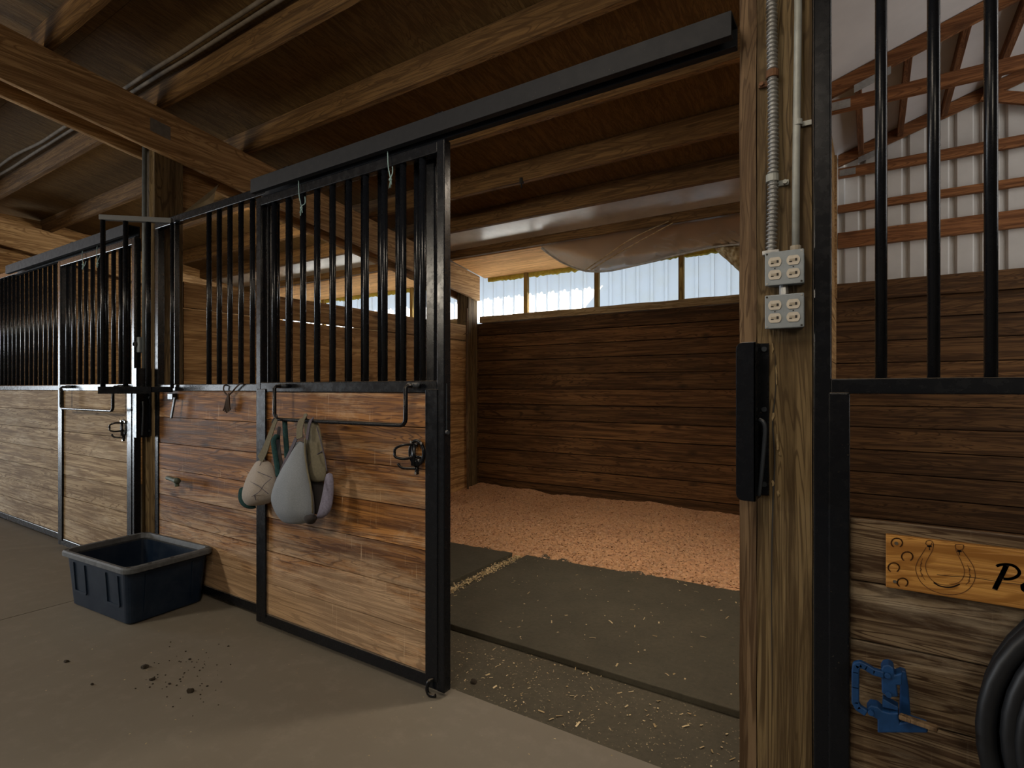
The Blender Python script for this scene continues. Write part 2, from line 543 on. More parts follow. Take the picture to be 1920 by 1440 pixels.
def tube(bm, pts, r, n=10, closed=False, caps=True, flat=1.0):
    pts = [Vector(p) for p in pts]
    k = len(pts)
    rad = r if isinstance(r, (list, tuple)) else [r] * k
    rings = []
    prev = None
    for i, p in enumerate(pts):
        if closed:
            d = pts[(i + 1) % k] - pts[i - 1]
        else:
            d = pts[min(i + 1, k - 1)] - pts[max(i - 1, 0)]
        d.normalize()
        if prev is None:
            ref = Vector((0, 0, 1)) if abs(d.z) < 0.9 else Vector((0, 1, 0))
            s = d.cross(ref).normalized()
        else:
            s = (prev - d * prev.dot(d)).normalized()
        prev = s
        u = d.cross(s)
        rings.append([bm.verts.new(p + (s * math.cos(2 * PI * j / n) + u * flat * math.sin(2 * PI * j / n)) * rad[i]) for j in range(n)])
    m = k if closed else k - 1
    for i in range(m):
        A, Bq = rings[i], rings[(i + 1) % k]
        for j in range(n):
            bm.faces.new((A[j], A[(j + 1) % n], Bq[(j + 1) % n], Bq[j]))
    if caps and not closed:
        bm.faces.new(list(reversed(rings[0])))
        bm.faces.new(rings[-1])


def spline(pts, per=8):
    pts = [Vector(p) for p in pts]
    out = []
    for i in range(len(pts) - 1):
        p0, p1, p2, p3 = pts[max(i - 1, 0)], pts[i], pts[i + 1], pts[min(i + 2, len(pts) - 1)]
        for k in range(per):
            t = k / per
            out.append(0.5 * ((2 * p1) + (p2 - p0) * t + (2 * p0 - 5 * p1 + 4 * p2 - p3) * t * t + (3 * p1 - p0 - 3 * p2 + p3) * t ** 3))
    out.append(pts[-1])
    return out


def prism(bm, poly, y0, y1):
    """polygon [(x,z)] extruded along y"""
    a = [bm.verts.new((x, y0, z)) for x, z in poly]
    b = [bm.verts.new((x, y1, z)) for x, z in poly]
    bm.faces.new(a)
    bm.faces.new(list(reversed(b)))
    n = len(poly)
    for i in range(n):
        bm.faces.new((a[i], b[i], b[(i + 1) % n], a[(i + 1) % n]))


def planks_x(bm, x0, x1, y0, y1, seams, gap=0.004, jit=0.004, cuts=()):
    """boards lying along x, stacked in z between the seams; cuts are butt joints"""
    xs = [x0] + list(cuts) + [x1]
    for i in range(len(seams) - 1):
        for j in range(len(xs) - 1):
            dy = random.uniform(-jit, 0)
            box(bm, xs[j] + (0.001 if j else 0), xs[j + 1] - 0.001, y0 + dy + jit, y1, seams[i] + gap / 2, seams[i + 1] - gap / 2)


def planks_y(bm, x0, x1, y0, y1, seams, gap=0.004, jit=0.004, gaps={}):
    for i in range(len(seams) - 1):
        dx = random.uniform(-jit, 0)
        box(bm, x0, x1 + dx, y0, y1, seams[i] + gaps.get(i, gap) / 2, seams[i + 1] - gaps.get(i + 1, gap) / 2)


def copy_tree(o, parent=None):
    c = o.copy()
    COL.objects.link(c)
    if parent:
        c.parent = parent
    for ch in [x for x in o.children]:
        copy_tree(ch, c)
    return c


def struct(name, bm, mat, label, bevel=0.0, smooth=False):
    o = build(name, bm, mat, None, (0, 0, 0), bevel, smooth)
    return tag(o, label, None, None, 'structure')


# ------------------------------------------------------------------ layout
YF = 1.86                     # plane of the stall fronts
YB = 5.60                     # inner face of the outer wall boards
YW = 5.70                     # ribbed sheets outside
XP = -4.14                    # partition between the two stalls
def raf(Y): return 3.194 - 0.145 * Y          # underside of the rafters
def pur(Y): return 3.505 - 0.145 * Y          # underside of the purlins
def ceil(Y): return 3.675 - 0.145 * Y         # underside of the sheathing

# ---- floor
bm = B()
box(bm, -16, -4.104, -6, YF + 0.012, -0.12, 0)
box(bm, -4.096, 5, -6, YF + 0.012, -0.12, 0)
box(bm, -16, 5, -6, YF + 0.01, -0.13, -0.012)
struct('floor', bm, M['floor'], 'grey concrete aisle floor with a joint beside the black bin')
bm = B()
box(bm, -16, 5, YF + 0.012, YW, -0.12, -0.004)
struct('floor_stall', bm, M['dirt'], 'dirty trodden ground with chaff inside the stalls')

# ---- back wall of boards, its cap, and the translucent strip above
bm = B()
sm = [0.0, 0.19, 0.375, 0.56, 0.745, 0.93, 1.11, 1.29, 1.465, 1.64, 1.80, 1.955, 2.112]
planks_x(bm, -8.3, XP, YB, YB + 0.04, sm, 0.009)
planks_x(bm, XP + 0.002, -0.29, YB, YB + 0.04, sm, 0.009)
planks_x(bm, -0.288, 4.2, YB, YB + 0.04, [0, 0.2, 0.4, 0.59, 0.78, 0.97, 1.15, 1.33, 1.515, 1.70, 1.875, 2.05], 0.009)
box(bm, -8.3, 4.2, YB + 0.0405, YB + 0.05, 0, 2.1)
struct('wall_back', bm, M['wall_x'], 'dark brown horizontal board wall at the back of the stalls')
bm = B()
def rough_bar(bm, x0, x1, y0, y1, z0, z1, n=60, amp=0.006):
    rows = []
    for i in range(n + 1):
        x = x0 + (x1 - x0) * i / n
        a = [amp * mnoise.noise(Vector((x * 3.1, k * 7.7, 2.0))) for k in range(4)]
        rows.append([bm.verts.new(v) for v in ((x, y0 + a[0], z0 + a[1]), (x, y1, z0), (x, y1, z1), (x, y0 + a[2], z1 + a[3] - 0.012))])
    for i in range(n):
        for j in range(4):
            bm.faces.new((rows[i][j], rows[i][(j + 1) % 4], rows[i + 1][(j + 1) % 4], rows[i + 1][j]))
    bm.faces.new(rows[0]); bm.faces.new(list(reversed(rows[-1])))
rough_bar(bm, -4.10, -0.29, YB - 0.03, YW - 0.035, 2.112, 2.20)
rough_bar(bm, -8.3, XP - 0.2, YB - 0.03, YW - 0.035, 2.112, 2.20)
struct('trim_1', bm, M['cap'], 'dusty timber cap along the top of the back wall under the bright strip')
bm = B()
rough_bar(bm, -0.285, 4.2, YB - 0.04, YW - 0.035, 2.05, 2.215)
struct('trim_2', bm, M['wall_x'], 'dark timber cap under the white metal wall')


def ribbed(bm, x0, x1, z0, ztop, Y, pitch, depth=0.018, rib=0.035, phase=0.0, th=0.0):
    """vertical ribbed sheet; ztop is a function of x"""
    xs = []
    k = math.floor((x0 - phase) / pitch)
    x = phase + k * pitch
    while x < x1 + pitch:
        for dx, dy in ((0, 0), (pitch - 2 * rib, 0), (pitch - 1.6 * rib, 1), (pitch - 0.4 * rib, 1), (pitch, 0)):
            xs.append((x + dx, dy))
        x += pitch
    xs = [(min(max(a, x0), x1), b) for a, b in xs]
    pts = []
    for a, b in xs:
        if not pts or abs(a - pts[-1][0]) > 1e-5:
            pts.append((a, b))
    lo = [bm.verts.new((a, Y + depth * b, z0)) for a, b in pts]
    hi = [bm.verts.new((a, Y + depth * b, ztop(a))) for a, b in pts]
    for i in range(len(pts) - 1):
        bm.faces.new((lo[i], lo[i + 1], hi[i + 1], hi[i]))


MUL = [-8.11, -7.19, -6.26, -5.33, -4.41, -3.48, -2.56, -1.628, -0.70, -0.29]
for i in range(len(MUL) - 1):
    bm = B()
    ribbed(bm, MUL[i] + 0.002, MUL[i + 1] - 0.002, 2.14, lambda x: 2.74, YW, 0.155, 0.02, 0.022, MUL[5])
    struct('window_%d' % (i + 1), bm, M['pane'], 'translucent ribbed panel, number %d along the daylight strip above the back wall' % (i + 1))
for i, x in enumerate(MUL[1:-1]):
    bm = B()
    box(bm, x - 0.026, x + 0.026, YW - 0.045, YW - 0.003, 2.20, 2.70)
    struct('trim_%d' % (i + 3), bm, M['mullion'], 'yellowed wooden upright between translucent panels %d and %d' % (i + 1, i + 2))

M['foam'] = plain('yellow_spray_foam', (0.62, 0.52, 0.10), 0.95, 0, 0.2, 25, 0.2, 0.6, (0.42, 0.34, 0.06))
for k, (xa, xb, lab) in enumerate(((-8.1, -4.45, 'ragged yellow foam bead along the top of the neighbouring daylight strip'), (-4.05, -0.31, 'ragged yellow foam bead along the top of the bright strip of the open stall'))):
    bm = B()
    nn = int((xb - xa) / 0.012)
    prev = None
    for i in range(nn + 1):
        x = xa + (xb - xa) * i / nn
        h = 0.035 + 0.020 * mnoise.noise(Vector((x * 5, 2, k))) + 0.018 * mnoise.noise(Vector((x * 22, 5, k)))
        zt = pur(YW - 0.02) + 0.02
        zb = zt - 0.035 - max(h, 0.004)
        ring = [bm.verts.new(v) for v in ((x, YW - 0.006, zt), (x, YW - 0.024, zt), (x, YW - 0.022, zb + 0.012), (x, YW - 0.006, zb))]
        if prev:
            for j in range(4):
                bm.faces.new((prev[j], prev[(j + 1) % 4], ring[(j + 1) % 4], ring[j]))
        prev = ring
    o = build('foam_strip', bm, M['foam'], None, (xa, YW, 2.6))
    tag(o, lab, 'foam strip', 'yellow foam along the daylight strip')

# ---- left partition, far partition, partition behind the outlet post
bm = B()
sp = [0.0, 0.19, 0.38, 0.57, 0.76, 0.95, 1.14, 1.325, 1.51, 1.69, 1.876, 2.066]
planks_y(bm, XP - 0.04, XP, 2.055, 5.39, sp, 0.001, 0.005, {10: 0.012})
struct('wall_left', bm, M['wall_y'], 'tan board partition between the open stall and the neighbouring stall')
bm = B()
planks_y(bm, -8.35, -8.31, 2.055, YB, sp, 0.001, 0.005)
planks_y(bm, -8.35, -8.31, 2.055, YB, [2.16, 2.34, 2.52, 2.70, 2.88, 3.06, 3.24], 0.001, 0.005)
box(bm, -8.39, -8.352, 2.055, YB, 0, 3.3)
struct('wall_far', bm, M['wall_y'], 'board partition on the far side of the neighbouring stall')
bm = B()
planks_y(bm, -0.30, -0.262, 2.02, YB - 0.005, sp, 0.004, 0.003)
box(bm, -0.30, -0.272, 2.02, YB - 0.005, 2.07, 3.6)
box(bm, -0.30, -0.255, 5.50, YB - 0.02, 2.07, 3.3)
struct('wall_right', bm, M['wall_y'], 'board partition running back from the outlet post')
bm = B()
box(bm, -16, 5, -3.5, -3.41, 0, 4.15)
struct('wall_front', bm, M['weathered'], 'board wall on the other side of the aisle')

# ---- roof sheathing over stalls and aisle
def slope_sheet(bm, x0, x1, ya, yb, fz, th):
    vs = [bm.verts.new(v) for v in ((x0, ya, fz(ya)), (x1, ya, fz(ya)), (x1, yb, fz(yb)), (x0, yb, fz(yb)),
                                    (x0, ya, fz(ya) + th), (x1, ya, fz(ya) + th), (x1, yb, fz(yb) + th), (x0, yb, fz(yb) + th))]
    for f in ((0, 1, 2, 3), (7, 6, 5, 4), (0, 4, 5, 1), (1, 5, 6, 2), (2, 6, 7, 3), (3, 7, 4, 0)):
        bm.faces.new([vs[i] for i in f])
bm = B()
for k in range(10):
    x0 = -12.3 + 1.22 * k
    for ya, yb in ((-3.4, -1.0), (-1.0, 1.44), (1.44, 3.88), (3.88, 5.74)):
        x1 = min(x0 + 1.219, -0.27)
        slope_sheet(bm, x0, x1, ya, yb - 0.002, ceil, 0.012)
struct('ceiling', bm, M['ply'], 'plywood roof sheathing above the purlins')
bm = B()
slope_sheet(bm, -8.3, -4.36, 5.02, YW - 0.03, pur, 0.01)
slope_sheet(bm, -4.09, -0.31, 5.02, YW - 0.03, pur, 0.01)
struct('ceiling_eave', bm, M['ply_warm_lit'], 'plywood sheet with warm bounced light in its orange colour, under the last roof bay')
bm = B()
slope_sheet(bm, -8.3, -4.37, 4.395, 4.955, lambda y: ceil(y) - 0.085, 0.004)
slope_sheet(bm, -4.09, -0.31, 4.395, 4.955, lambda y: ceil(y) - 0.085, 0.004)
struct('ceiling_lining', bm, M['lining'], 'pale lining of the second last roof bay')
# ribbed metal roof outside with its eave overhang (its wavy edge shades the panels)
bm = B()
n = 0
x = -12.0
row = []
while x < -0.27:
    for dx, dz in ((0, 0), (0.10, 0), (0.115, 0.03), (0.14, 0.03), (0.155, 0)):
        if x + dx < -0.27:
            row.append((x + dx, dz))
    x += 0.155
a = [bm.verts.new((u, -3.4, ceil(-3.4) + 0.02 + w)) for u, w in row]
b_ = [bm.verts.new((u, 6.05, ceil(6.05) + 0.02 + w)) for u, w in row]
for i in range(len(row) - 1):
    bm.faces.new((a[i], a[i + 1], b_[i + 1], b_[i]))
struct('roof_metal', bm, M['white_metal'], 'ribbed metal roofing whose eave overhangs the translucent strip')

bm = B()
box(bm, -0.25, 6.0, 6.05, 11.0, 0, 4.7)  # added block, keeps the sun off part of the translucent strip
struct('shade_block', bm, M['white_metal'], 'added unseen block outside the back wall that shades part of the bright strip')
bm = B()
box(bm, -16, -8.4, YB, YB + 0.04, 0, 2.85)
struct('wall_back_end', bm, M['wall_x'], 'board wall closing the back of the further stalls')

# ---- gabled end beyond the barred panel
def gz(x): return 3.225 + 0.32 * (x + 0.30)
bm = B()
ribbed(bm, -0.27, 4.2, 2.15, lambda x: gz(x) + 0.115, YW, 0.155, 0.024, 0.030, -0.2)
struct('wall_gable', bm, M['white_metal'], 'white ribbed metal gable wall with bare girts')
bm = B()
a = [(-0.28, gz(-0.28) + 0.1), (4.2, gz(4.2) + 0.1), (4.2, gz(4.2) + 0.12), (-0.28, gz(-0.28) + 0.12)]
prism(bm, a, 1.9, YW + 0.1)
struct('ceiling_gable', bm, M['white_roof'], 'white lining under the sloping gable roof')

for i, (z0, z1, nm) in enumerate(((2.529, 2.665, 'widest, lowest timber girt on the white metal gable wall'),
                                  (2.844, 2.908, 'middle slim timber girt on the white metal gable wall'))):
    bm = B()
    box(bm, -0.255, 4.2, YW - 0.05, YW - 0.002, z0, z1)
    o = build('wall_girt', bm, M['timber_red'], None, (-0.2, YW, z0), 0.003)
    tag(o, nm, 'girt', 'timber girts on the gable wall')


def truss(Y, label):
    r = empty('roof_truss', (-0.25, Y, 3.138), label, 'truss', 'roof trusses over the gabled end')
    bm = B()
    box(bm, -0.25, 4.2, Y - 0.02, Y + 0.02, 3.138, 3.222)
    build('bottom_chord', bm, M['timber_red'], r, bevel=0.003)
    bm = B()
    prism(bm, [(-0.25, gz(-0.25) - 0.0), (4.2, gz(4.2)), (4.2, gz(4.2) + 0.095), (-0.25, gz(-0.25) + 0.095)], Y - 0.019, Y + 0.019)
    build('top_chord', bm, M['timber_red'], r)
    bm = B()
    bar(bm, (0.72, Y - 0.03, gz(0.72) + 0.03), (1.75, Y - 0.03, 3.17), 0.035, 0.085)
    build('web', bm, M['timber_red'], r, bevel=0.002)
    for (x0, x1, z0, z1) in ((-0.24, -0.12, 3.15, 3.205), (-0.10, 0.10, 3.235, 3.285)):
        bm = B()
        prism(bm, [(x0, z0 + 0.0), (x1, z0 + 0.32 * (x1 - x0) * (z0 > 3.2)), (x1, z1 + 0.32 * (x1 - x0) * (z0 > 3.2)), (x0, z1)], Y - 0.024, Y - 0.0205)
        build('nail_plate', bm, M['galv'], r)
    return r
truss(YW - 0.055, 'reddish timber roof truss set against the white gable wall')
truss(4.29, 'reddish timber roof truss standing in front of the gable wall')
order = ['first', 'second', 'third', 'fourth', 'fifth', 'sixth', 'seventh', 'eighth']
for i, x in enumerate((-0.08, 0.195, 0.485, 0.775, 1.07, 1.37)):
    bm = B()
    z = gz(x) + 0.098
    box(bm, x - 0.02, x + 0.02, 4.31, YW - 0.08, z - 0.09, z - 0.002)
    o = build('roof_purlin', bm, M['timber_red_y'], None, (x, 4.31, z), 0.003)
    tag(o, '%s brown purlin from the eave under the white gable roof' % order[i], 'purlin', 'purlins under the gable roof')

bm = B()
box(bm, 4.2, 4.3, -3.5, YW + 0.1, 0, 5.2)
struct('wall_end', bm, M['weathered'], 'board wall closing the barn beyond the gabled end')
bm = B()
slope_sheet(bm, -0.26, 4.2, -3.4, 2.0, ceil, 0.012)
box(bm, -0.26, 4.2, 1.97, 1.99, 3.1, 5.2)
struct('ceiling_aisle', bm, M['ply'], 'plywood roof sheathing over the aisle in front of the gabled end')

bm = B()
box(bm, -13.6, -13.5, -3.5, -3.2, 0, 4.2)
box(bm, -13.6, -13.5, -1.0, YW, 0, 4.2)
box(bm, -13.6, -13.5, -3.2, -1.0, 2.6, 4.2)
struct('wall_aisle_end', bm, M['wall_x'], 'board end wall of the barn with an open doorway')

# ---- purlins over stalls and aisle
PY = [0.65, 1.27, 1.89, 2.515, 3.136, 3.79, 4.37, 4.98]
for i, y in enumerate(PY):
    bm = B()
    z = pur(y)
    vs = []
    th = 0.02
    prism_pts = ((y - th, z + 0.145 * th), (y + th, z - 0.145 * th), (y + th, z + 0.165 - 0.145 * th), (y - th, z + 0.165 + 0.145 * th))
    A = [bm.verts.new((-12.2, p, q)) for p, q in prism_pts]
    C = [bm.verts.new((-0.305, p, q)) for p, q in prism_pts]
    bm.faces.new(A); bm.faces.new(list(reversed(C)))
    for j in range(4):
        bm.faces.new((A[j], C[j], C[(j + 1) % 4], A[(j + 1) % 4]))
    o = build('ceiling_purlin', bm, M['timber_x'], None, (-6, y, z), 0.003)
    tag(o, 'brown ceiling purlin under the plywood, %s in the row counted from the back wall strip' % order[7 - i], 'purlin', 'purlins under the stall roof')

# ---- rafters in pairs on the posts
def rafter(x0, x1, label, y0=-3.3, y1=5.58):
    bm = B()
    vs = [bm.verts.new((x, y, raf(y) + dz)) for x in (x0, x1) for y in (y0, y1) for dz in (0, 0.305)]
    for f in ((0, 1, 3, 2), (4, 6, 7, 5), (0, 4, 5, 1), (2, 3, 7, 6), (0, 2, 6, 4), (1, 5, 7, 3)):
        bm.faces.new([vs[i] for i in f])
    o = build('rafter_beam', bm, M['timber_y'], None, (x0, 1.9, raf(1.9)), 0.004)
    return tag(o, label, 'rafter', 'paired rafters on the stall posts')
ra = rafter(XP, XP + 0.04, 'long brown rafter over the partition with a nail plate on its side')
rafter(-4.36, -4.32, 'darker rafter just behind the plated one, on the other face of the same post')
rafter(-8.14, -8.10, 'brown rafter at the far end of the neighbouring stall')
bm = B()
for k in range(2):
    for j in range(9):
        pass
ny, nz = 6, 7
y0, y1 = at(302, 250, 1)[1], 0
yy0, yy1 = 1.815, 1.945
p0 = raf(yy0) + 0.12
bm.free(); bm = B()
prism_y = [(yy0, raf(yy0) + 0.115), (yy1, raf(yy1) + 0.115), (yy1, raf(yy1) + 0.205), (yy0, raf(yy0) + 0.205)]
A = [bm.verts.new((XP + 0.0405, p, q)) for p, q in prism_y]
C = [bm.verts.new((XP + 0.042, p, q)) for p, q in prism_y]
bm.faces.new(C); bm.faces.new(list(reversed(A)))
for j in range(4):
    bm.faces.new((A[j], C[j], C[(j + 1) % 4], A[(j + 1) % 4]))
for a_ in range(7):
    for b2 in range(5):
        y = yy0 + 0.012 + a_ * 0.0175
        z = raf(y) + 0.127 + b2 * 0.0165
        box(bm, XP + 0.042, XP + 0.0435, y - 0.005, y + 0.005, z - 0.003, z + 0.003)
build('nail_plate', bm, M['galv'], ra)

# ---- posts
def post(x0, x1, y0, y1, h, label, name='timber_post', mat='post'):
    bm = B()
    box(bm, x0, x1, y0, y1, 0, h)
    o = build(name, bm, M[mat], None, ((x0 + x1) / 2, y0, 0), 0.005)
    return tag(o, label, 'post', 'timber posts of the stalls')
post(-4.32, XP, YF, 2.05, 3.08, 'square wooden post behind the black plastic bin')
post(-8.32, -8.14, YF, 2.05, 3.08, 'square wooden post at the far end of the neighbouring stall front')
post(-4.32, XP, 5.40, 5.58, 2.62, 'square wooden post in the back corner beside the bright strip')

pr = empty('outlet_post', (-0.22, YF, 0), 'weathered square wooden post carrying the grey outlet boxes', 'post', 'timber posts of the stalls')
bm = B()
def rough_post(bm, x0, x1, y0, y1, z1, n=70, amp=0.003, seed=0):
    rows = []
    for i in range(n + 1):
        z = z1 * i / n
        c = []
        for k, (x, y) in enumerate(((x0, y0), ((x0 + x1) / 2, y0), (x1, y0), (x1, y1), (x0, y1))):
            c.append(bm.verts.new((x + amp * mnoise.noise(Vector((z * 4, k * 5.1, seed))), y + amp * mnoise.noise(Vector((z * 4, k * 5.1, seed + 9))), z)))
        rows.append(c)
    for i in range(n):
        for j in range(5):
            bm.faces.new((rows[i][j], rows[i][(j + 1) % 5], rows[i + 1][(j + 1) % 5], rows[i + 1][j]))
    bm.faces.new(rows[0]); bm.faces.new(list(reversed(rows[-1])))
rough_post(bm, -0.30, -0.15, YF, 2.01, 3.12, seed=3)
build('post_timber', bm, M['post'], pr)
bm = B()
rough_post(bm, -0.352, -0.303, YF + 0.004, 1.99, 3.1, amp=0.004, seed=8)
build('jamb_board', bm, M['jamb'], pr)
# drying checks and splintered patches on the post face
bm = B()
def crack(pts, w):
    P = spline(pts, 6)
    for i in range(len(P) - 1):
        a, b = P[i], P[i + 1]
        t0 = w * math.sin(PI * (i + 0.15) / len(P)); t1 = w * math.sin(PI * (i + 1.15) / len(P))
        vs = [bm.verts.new(v) for v in ((a.x - t0, YF - 0.004, a.z), (a.x + t0, YF - 0.004, a.z), (b.x + t1, YF - 0.004, b.z), (b.x - t1, YF - 0.004, b.z))]
        bm.faces.new(vs)
for pts, w in (([at(1452, 640, YF), at(1455, 720, YF), at(1449, 790, YF), at(1453, 860, YF), at(1449, 960, YF), at(1447, 1120, YF), at(1449, 1340, YF)], 0.0022),
               ([at(1417, 313, YF), at(1450, 307, YF), at(1490, 298, YF), at(1522, 290, YF)], 0.0016),
               ([at(1436, 300, YF), at(1437, 420, YF), at(1434, 520, YF)], 0.0012)):
    bm = B()
    crack(pts, w)
    build('check_crack', bm, M['slot'], pr)
for (px, py, w, h) in ((1449, 655, 4, 34), (1456, 700, 3, 60), (1450, 780, 5, 22), (1458, 830, 7, 46), (1449, 905, 5, 14), (1459, 925, 5, 26), (1462, 850, 5, 10)):
    bm = B()
    c = at(px, py, YF)
    ww, hh = w * 0.0016, h * 0.0016
    pts = []
    for k in range(9):
        a = 2 * PI * k / 9
        q = 0.35 + 0.75 * random.random()
        pts.append((c.x + ww * math.cos(a) * q * 0.6, c.z + hh * math.sin(a) * q * 0.5))
    prism(bm, pts, YF - 0.0045, YF + 0.003)
    build('splintered_patch', bm, M['splinter'], pr)

# ------------------------------------------------------------------ stall fronts
BAR_R = 0.0148


def bars(parent, xs, y, z0, z1, name='bar'):
    first = None
    for x in xs:
        if first is None:
            bm = B()
            tube(bm, [(x, y, z0), (x, y, z1)], BAR_R, 12)
            first = build(name, bm, M['steel'], parent, smooth=False)
            for p in first.data.polygons:
                p.use_smooth = len(p.vertices) == 4
            x_first = x
        else:
            c = first.copy()
            COL.objects.link(c)
            c.parent = parent
            c.location = (x - x_first, 0, 0)


def sbox(name, parent, *a, bev=0.004, mat='steel'):
    bm = B()
    box(bm, *a)
    return build(name, bm, M[mat], parent, bevel=bev)


# fixed panel of the open stall (runs on behind the slid-back door)
fp = empty('barred_panel', (-2.87, YF, 0), 'black barred stall front panel of stained boards behind the black bin and the open door', 'stall panel', 'black steel stall front panels')
y0, y1 = YF, YF + 0.042
sbox('stile', fp, -4.138, -4.09, y0, y1, 0.02, 2.44)
sbox('stile', fp, -2.89, -2.835, y0, y1, 0.02, 2.44)
sbox('stile', fp, -1.665, -1.605, y0, y1, 0.02, 2.44)
sbox('top_rail', fp, -4.138, -1.605, y0 - 0.001, y1 + 0.001, 2.392, 2.442)
sbox('middle_rail', fp, -4.138, -1.605, y0 - 0.001, y1 + 0.001, 1.282, 1.326)
sbox('bottom_rail', fp, -4.138, -1.605, y0 - 0.001, y1 + 0.001, 0.015, 0.068)
bm = B()
planks_x(bm, -4.088, -1.667, y0 + 0.006, y1 - 0.004, [0.068, 0.23, 0.405, 0.58, 0.755, 0.93, 1.105, 1.282], 0.004, 0.003)
build('board_panel', bm, M['stained'], fp)
bars(fp, [-3.484 + 0.1165 * i for i in range(16)], YF + 0.021, 1.326, 2.392)
bm = B()
for xx in (-3.92, -3.965):
    pass
bm.free()
# short vertical brackets at the top of the swing opening
sbox('hinge_tube', fp, -3.90, -3.872, YF + 0.004, YF + 0.034, 1.326, 2.392)

# fixed panel of the neighbouring stall
fq = empty('barred_panel', (-6.8, YF, 0), 'black barred stall front panel of pale worn boards on the neighbouring stall', 'stall panel', 'black steel stall front panels')
sbox('stile', fq, -5.66, -5.61, y0, y1, 0.02, 2.44)
sbox('stile', fq, -8.135, -8.085, y0, y1, 0.02, 2.44)
sbox('top_rail', fq, -8.135, -5.61, y0 - 0.001, y1 + 0.001, 2.392, 2.442)
sbox('middle_rail', fq, -8.135, -5.61, y0 - 0.001, y1 + 0.001, 1.282, 1.326)
sbox('bottom_rail', fq, -8.135, -5.61, y0 - 0.001, y1 + 0.001, 0.015, 0.068)
bm = B()
planks_x(bm, -8.085, -5.66, y0 + 0.006, y1 - 0.004, [0.068, 0.24, 0.415, 0.59, 0.765, 0.94, 1.11, 1.282], 0.004, 0.003)
build('board_panel', bm, M['weathered'], fq)
bars(fq, [-5.725 - 0.1145 * i for i in range(20)], YF + 0.021, 1.326, 2.392)

# sliding door, slid open
DX0, DX1 = -2.84, -1.50
DY0, DY1 = 1.79, 1.833
dr = empty('sliding_stall_door', (-2.17, DY0, 0.022), 'black barred sliding stall door of stained boards, slid open, two fly masks hung on it', 'stall door', 'sliding stall doors')
sbox('stile', dr, DX0, DX0 + 0.042, DY0, DY1, 0.022, 2.345)
sbox('stile', dr, DX1 - 0.042, DX1, DY0, DY1, 0.022, 2.345)
sbox('top_rail', dr, DX0 + 0.04, DX1 - 0.04, DY0 + 0.001, DY1 - 0.001, 2.297, 2.344)
sbox('middle_rail', dr, DX0 + 0.04, DX1 - 0.04, DY0 + 0.001, DY1 - 0.001, 1.280, 1.332)
sbox('bottom_rail', dr, DX0 + 0.04, DX1 - 0.04, DY0 + 0.001, DY1 - 0.001, 0.023, 0.078)
sbox('board_channel', dr, DX0 + 0.012, DX0 + 0.092, DY0 - 0.004, DY0 + 0.004, 0.06, 1.296, bev=0.0025)
sbox('board_channel', dr, DX1 - 0.103, DX1 - 0.035, DY0 - 0.004, DY0 + 0.004, 0.06, 1.296, bev=0.0025)
bm = B()
planks_x(bm, DX0 + 0.043, DX1 - 0.043, DY0 + 0.010, DY1 - 0.005, [0.078, 0.245, 0.42, 0.60, 0.777, 0.95, 1.13, 1.280], 0.004, 0.003)
board = build('board_panel', bm, M['stained'], dr)
bars(dr, [at(px, 728, 1.8115).x for px in (515, 541, 568, 594.5, 624, 654.5, 686, 721, 756, 792.5)], DY0 + 0.0215, 1.332, 2.297)
# blanket bar
bx0, bx1, by, bz = -2.57, -1.655, 1.722, 1.142
bm = B()
pts = [(bx0, DY0, 1.31), (bx0, by + 0.01, 1.31), (bx0, by, 1.30)]
pts += [(bx0, by, bz + 0.03)] + [(bx0 + 0.03 - 0.03 * math.cos(a), by, bz + 0.03 - 0.03 * math.sin(a)) for a in (0.4, 0.8, 1.2)]
pts += [(bx0 + 0.03, by, bz), (bx1 - 0.03, by, bz)] + [(bx1 - 0.03 + 0.03 * math.sin(a), by, bz + 0.03 - 0.03 * math.cos(a)) for a in (0.4, 0.8, 1.2)]
pts += [(bx1, by, bz + 0.03), (bx1, by, 1.30), (bx1, by + 0.01, 1.31), (bx1, DY0, 1.31)]
tube(bm, pts, 0.0095, 10)
bb = build('blanket_bar', bm, M['steel'], dr, smooth=True)
for x in (bx0, bx1):
    bm = B()
    tube(bm, [(x - 0.03, DY0 - 0.02, 1.312), (x + 0.03, DY0 - 0.02, 1.312)], 0.013, 10)
    tube(bm, [(x, DY0, 1.312), (x, DY0 - 0.035, 1.312)], 0.012, 10)
    build('eye_bolt', bm, M['steel_worn'], bb, smooth=True)
# bridle bracket: round wire frame with a forward loop and a small hook under it
cx, cz, cy = -1.665, 1.02, DY0 + 0.01
bk_bm = B()
ring = [(cx + 0.013 + 0.040 * math.cos(a), cy - 0.012, cz + 0.002 + 0.052 * math.sin(a)) for a in [2 * PI * k / 28 for k in range(28)]]
tube(bk_bm, ring, 0.0075, 8, closed=True)
bar(bk_bm, (cx + 0.0, cy - 0.02, cz + 0.035), (cx + 0.0, cy - 0.02, cz - 0.055), 0.02, 0.008, (0, 1, 0))
bar(bk_bm, (cx - 0.024, cy - 0.014, cz - 0.016), (cx + 0.05, cy - 0.014, cz - 0.016), 0.008, 0.012)
bar(bk_bm, (cx - 0.02, cy - 0.014, cz + 0.036), (cx + 0.018, cy - 0.014, cz + 0.036), 0.008, 0.012)
prism(bk_bm, [(cx - 0.012, cz - 0.025), (cx + 0.04, cz - 0.025), (cx + 0.022, cz - 0.062), (cx + 0.006, cz - 0.062)], cy - 0.02, cy - 0.008)
bar(bk_bm, (cx + 0.015, cy - 0.014, cz - 0.055), (cx + 0.015, cy - 0.014, cz - 0.092), 0.012, 0.012, (0, 1, 0))
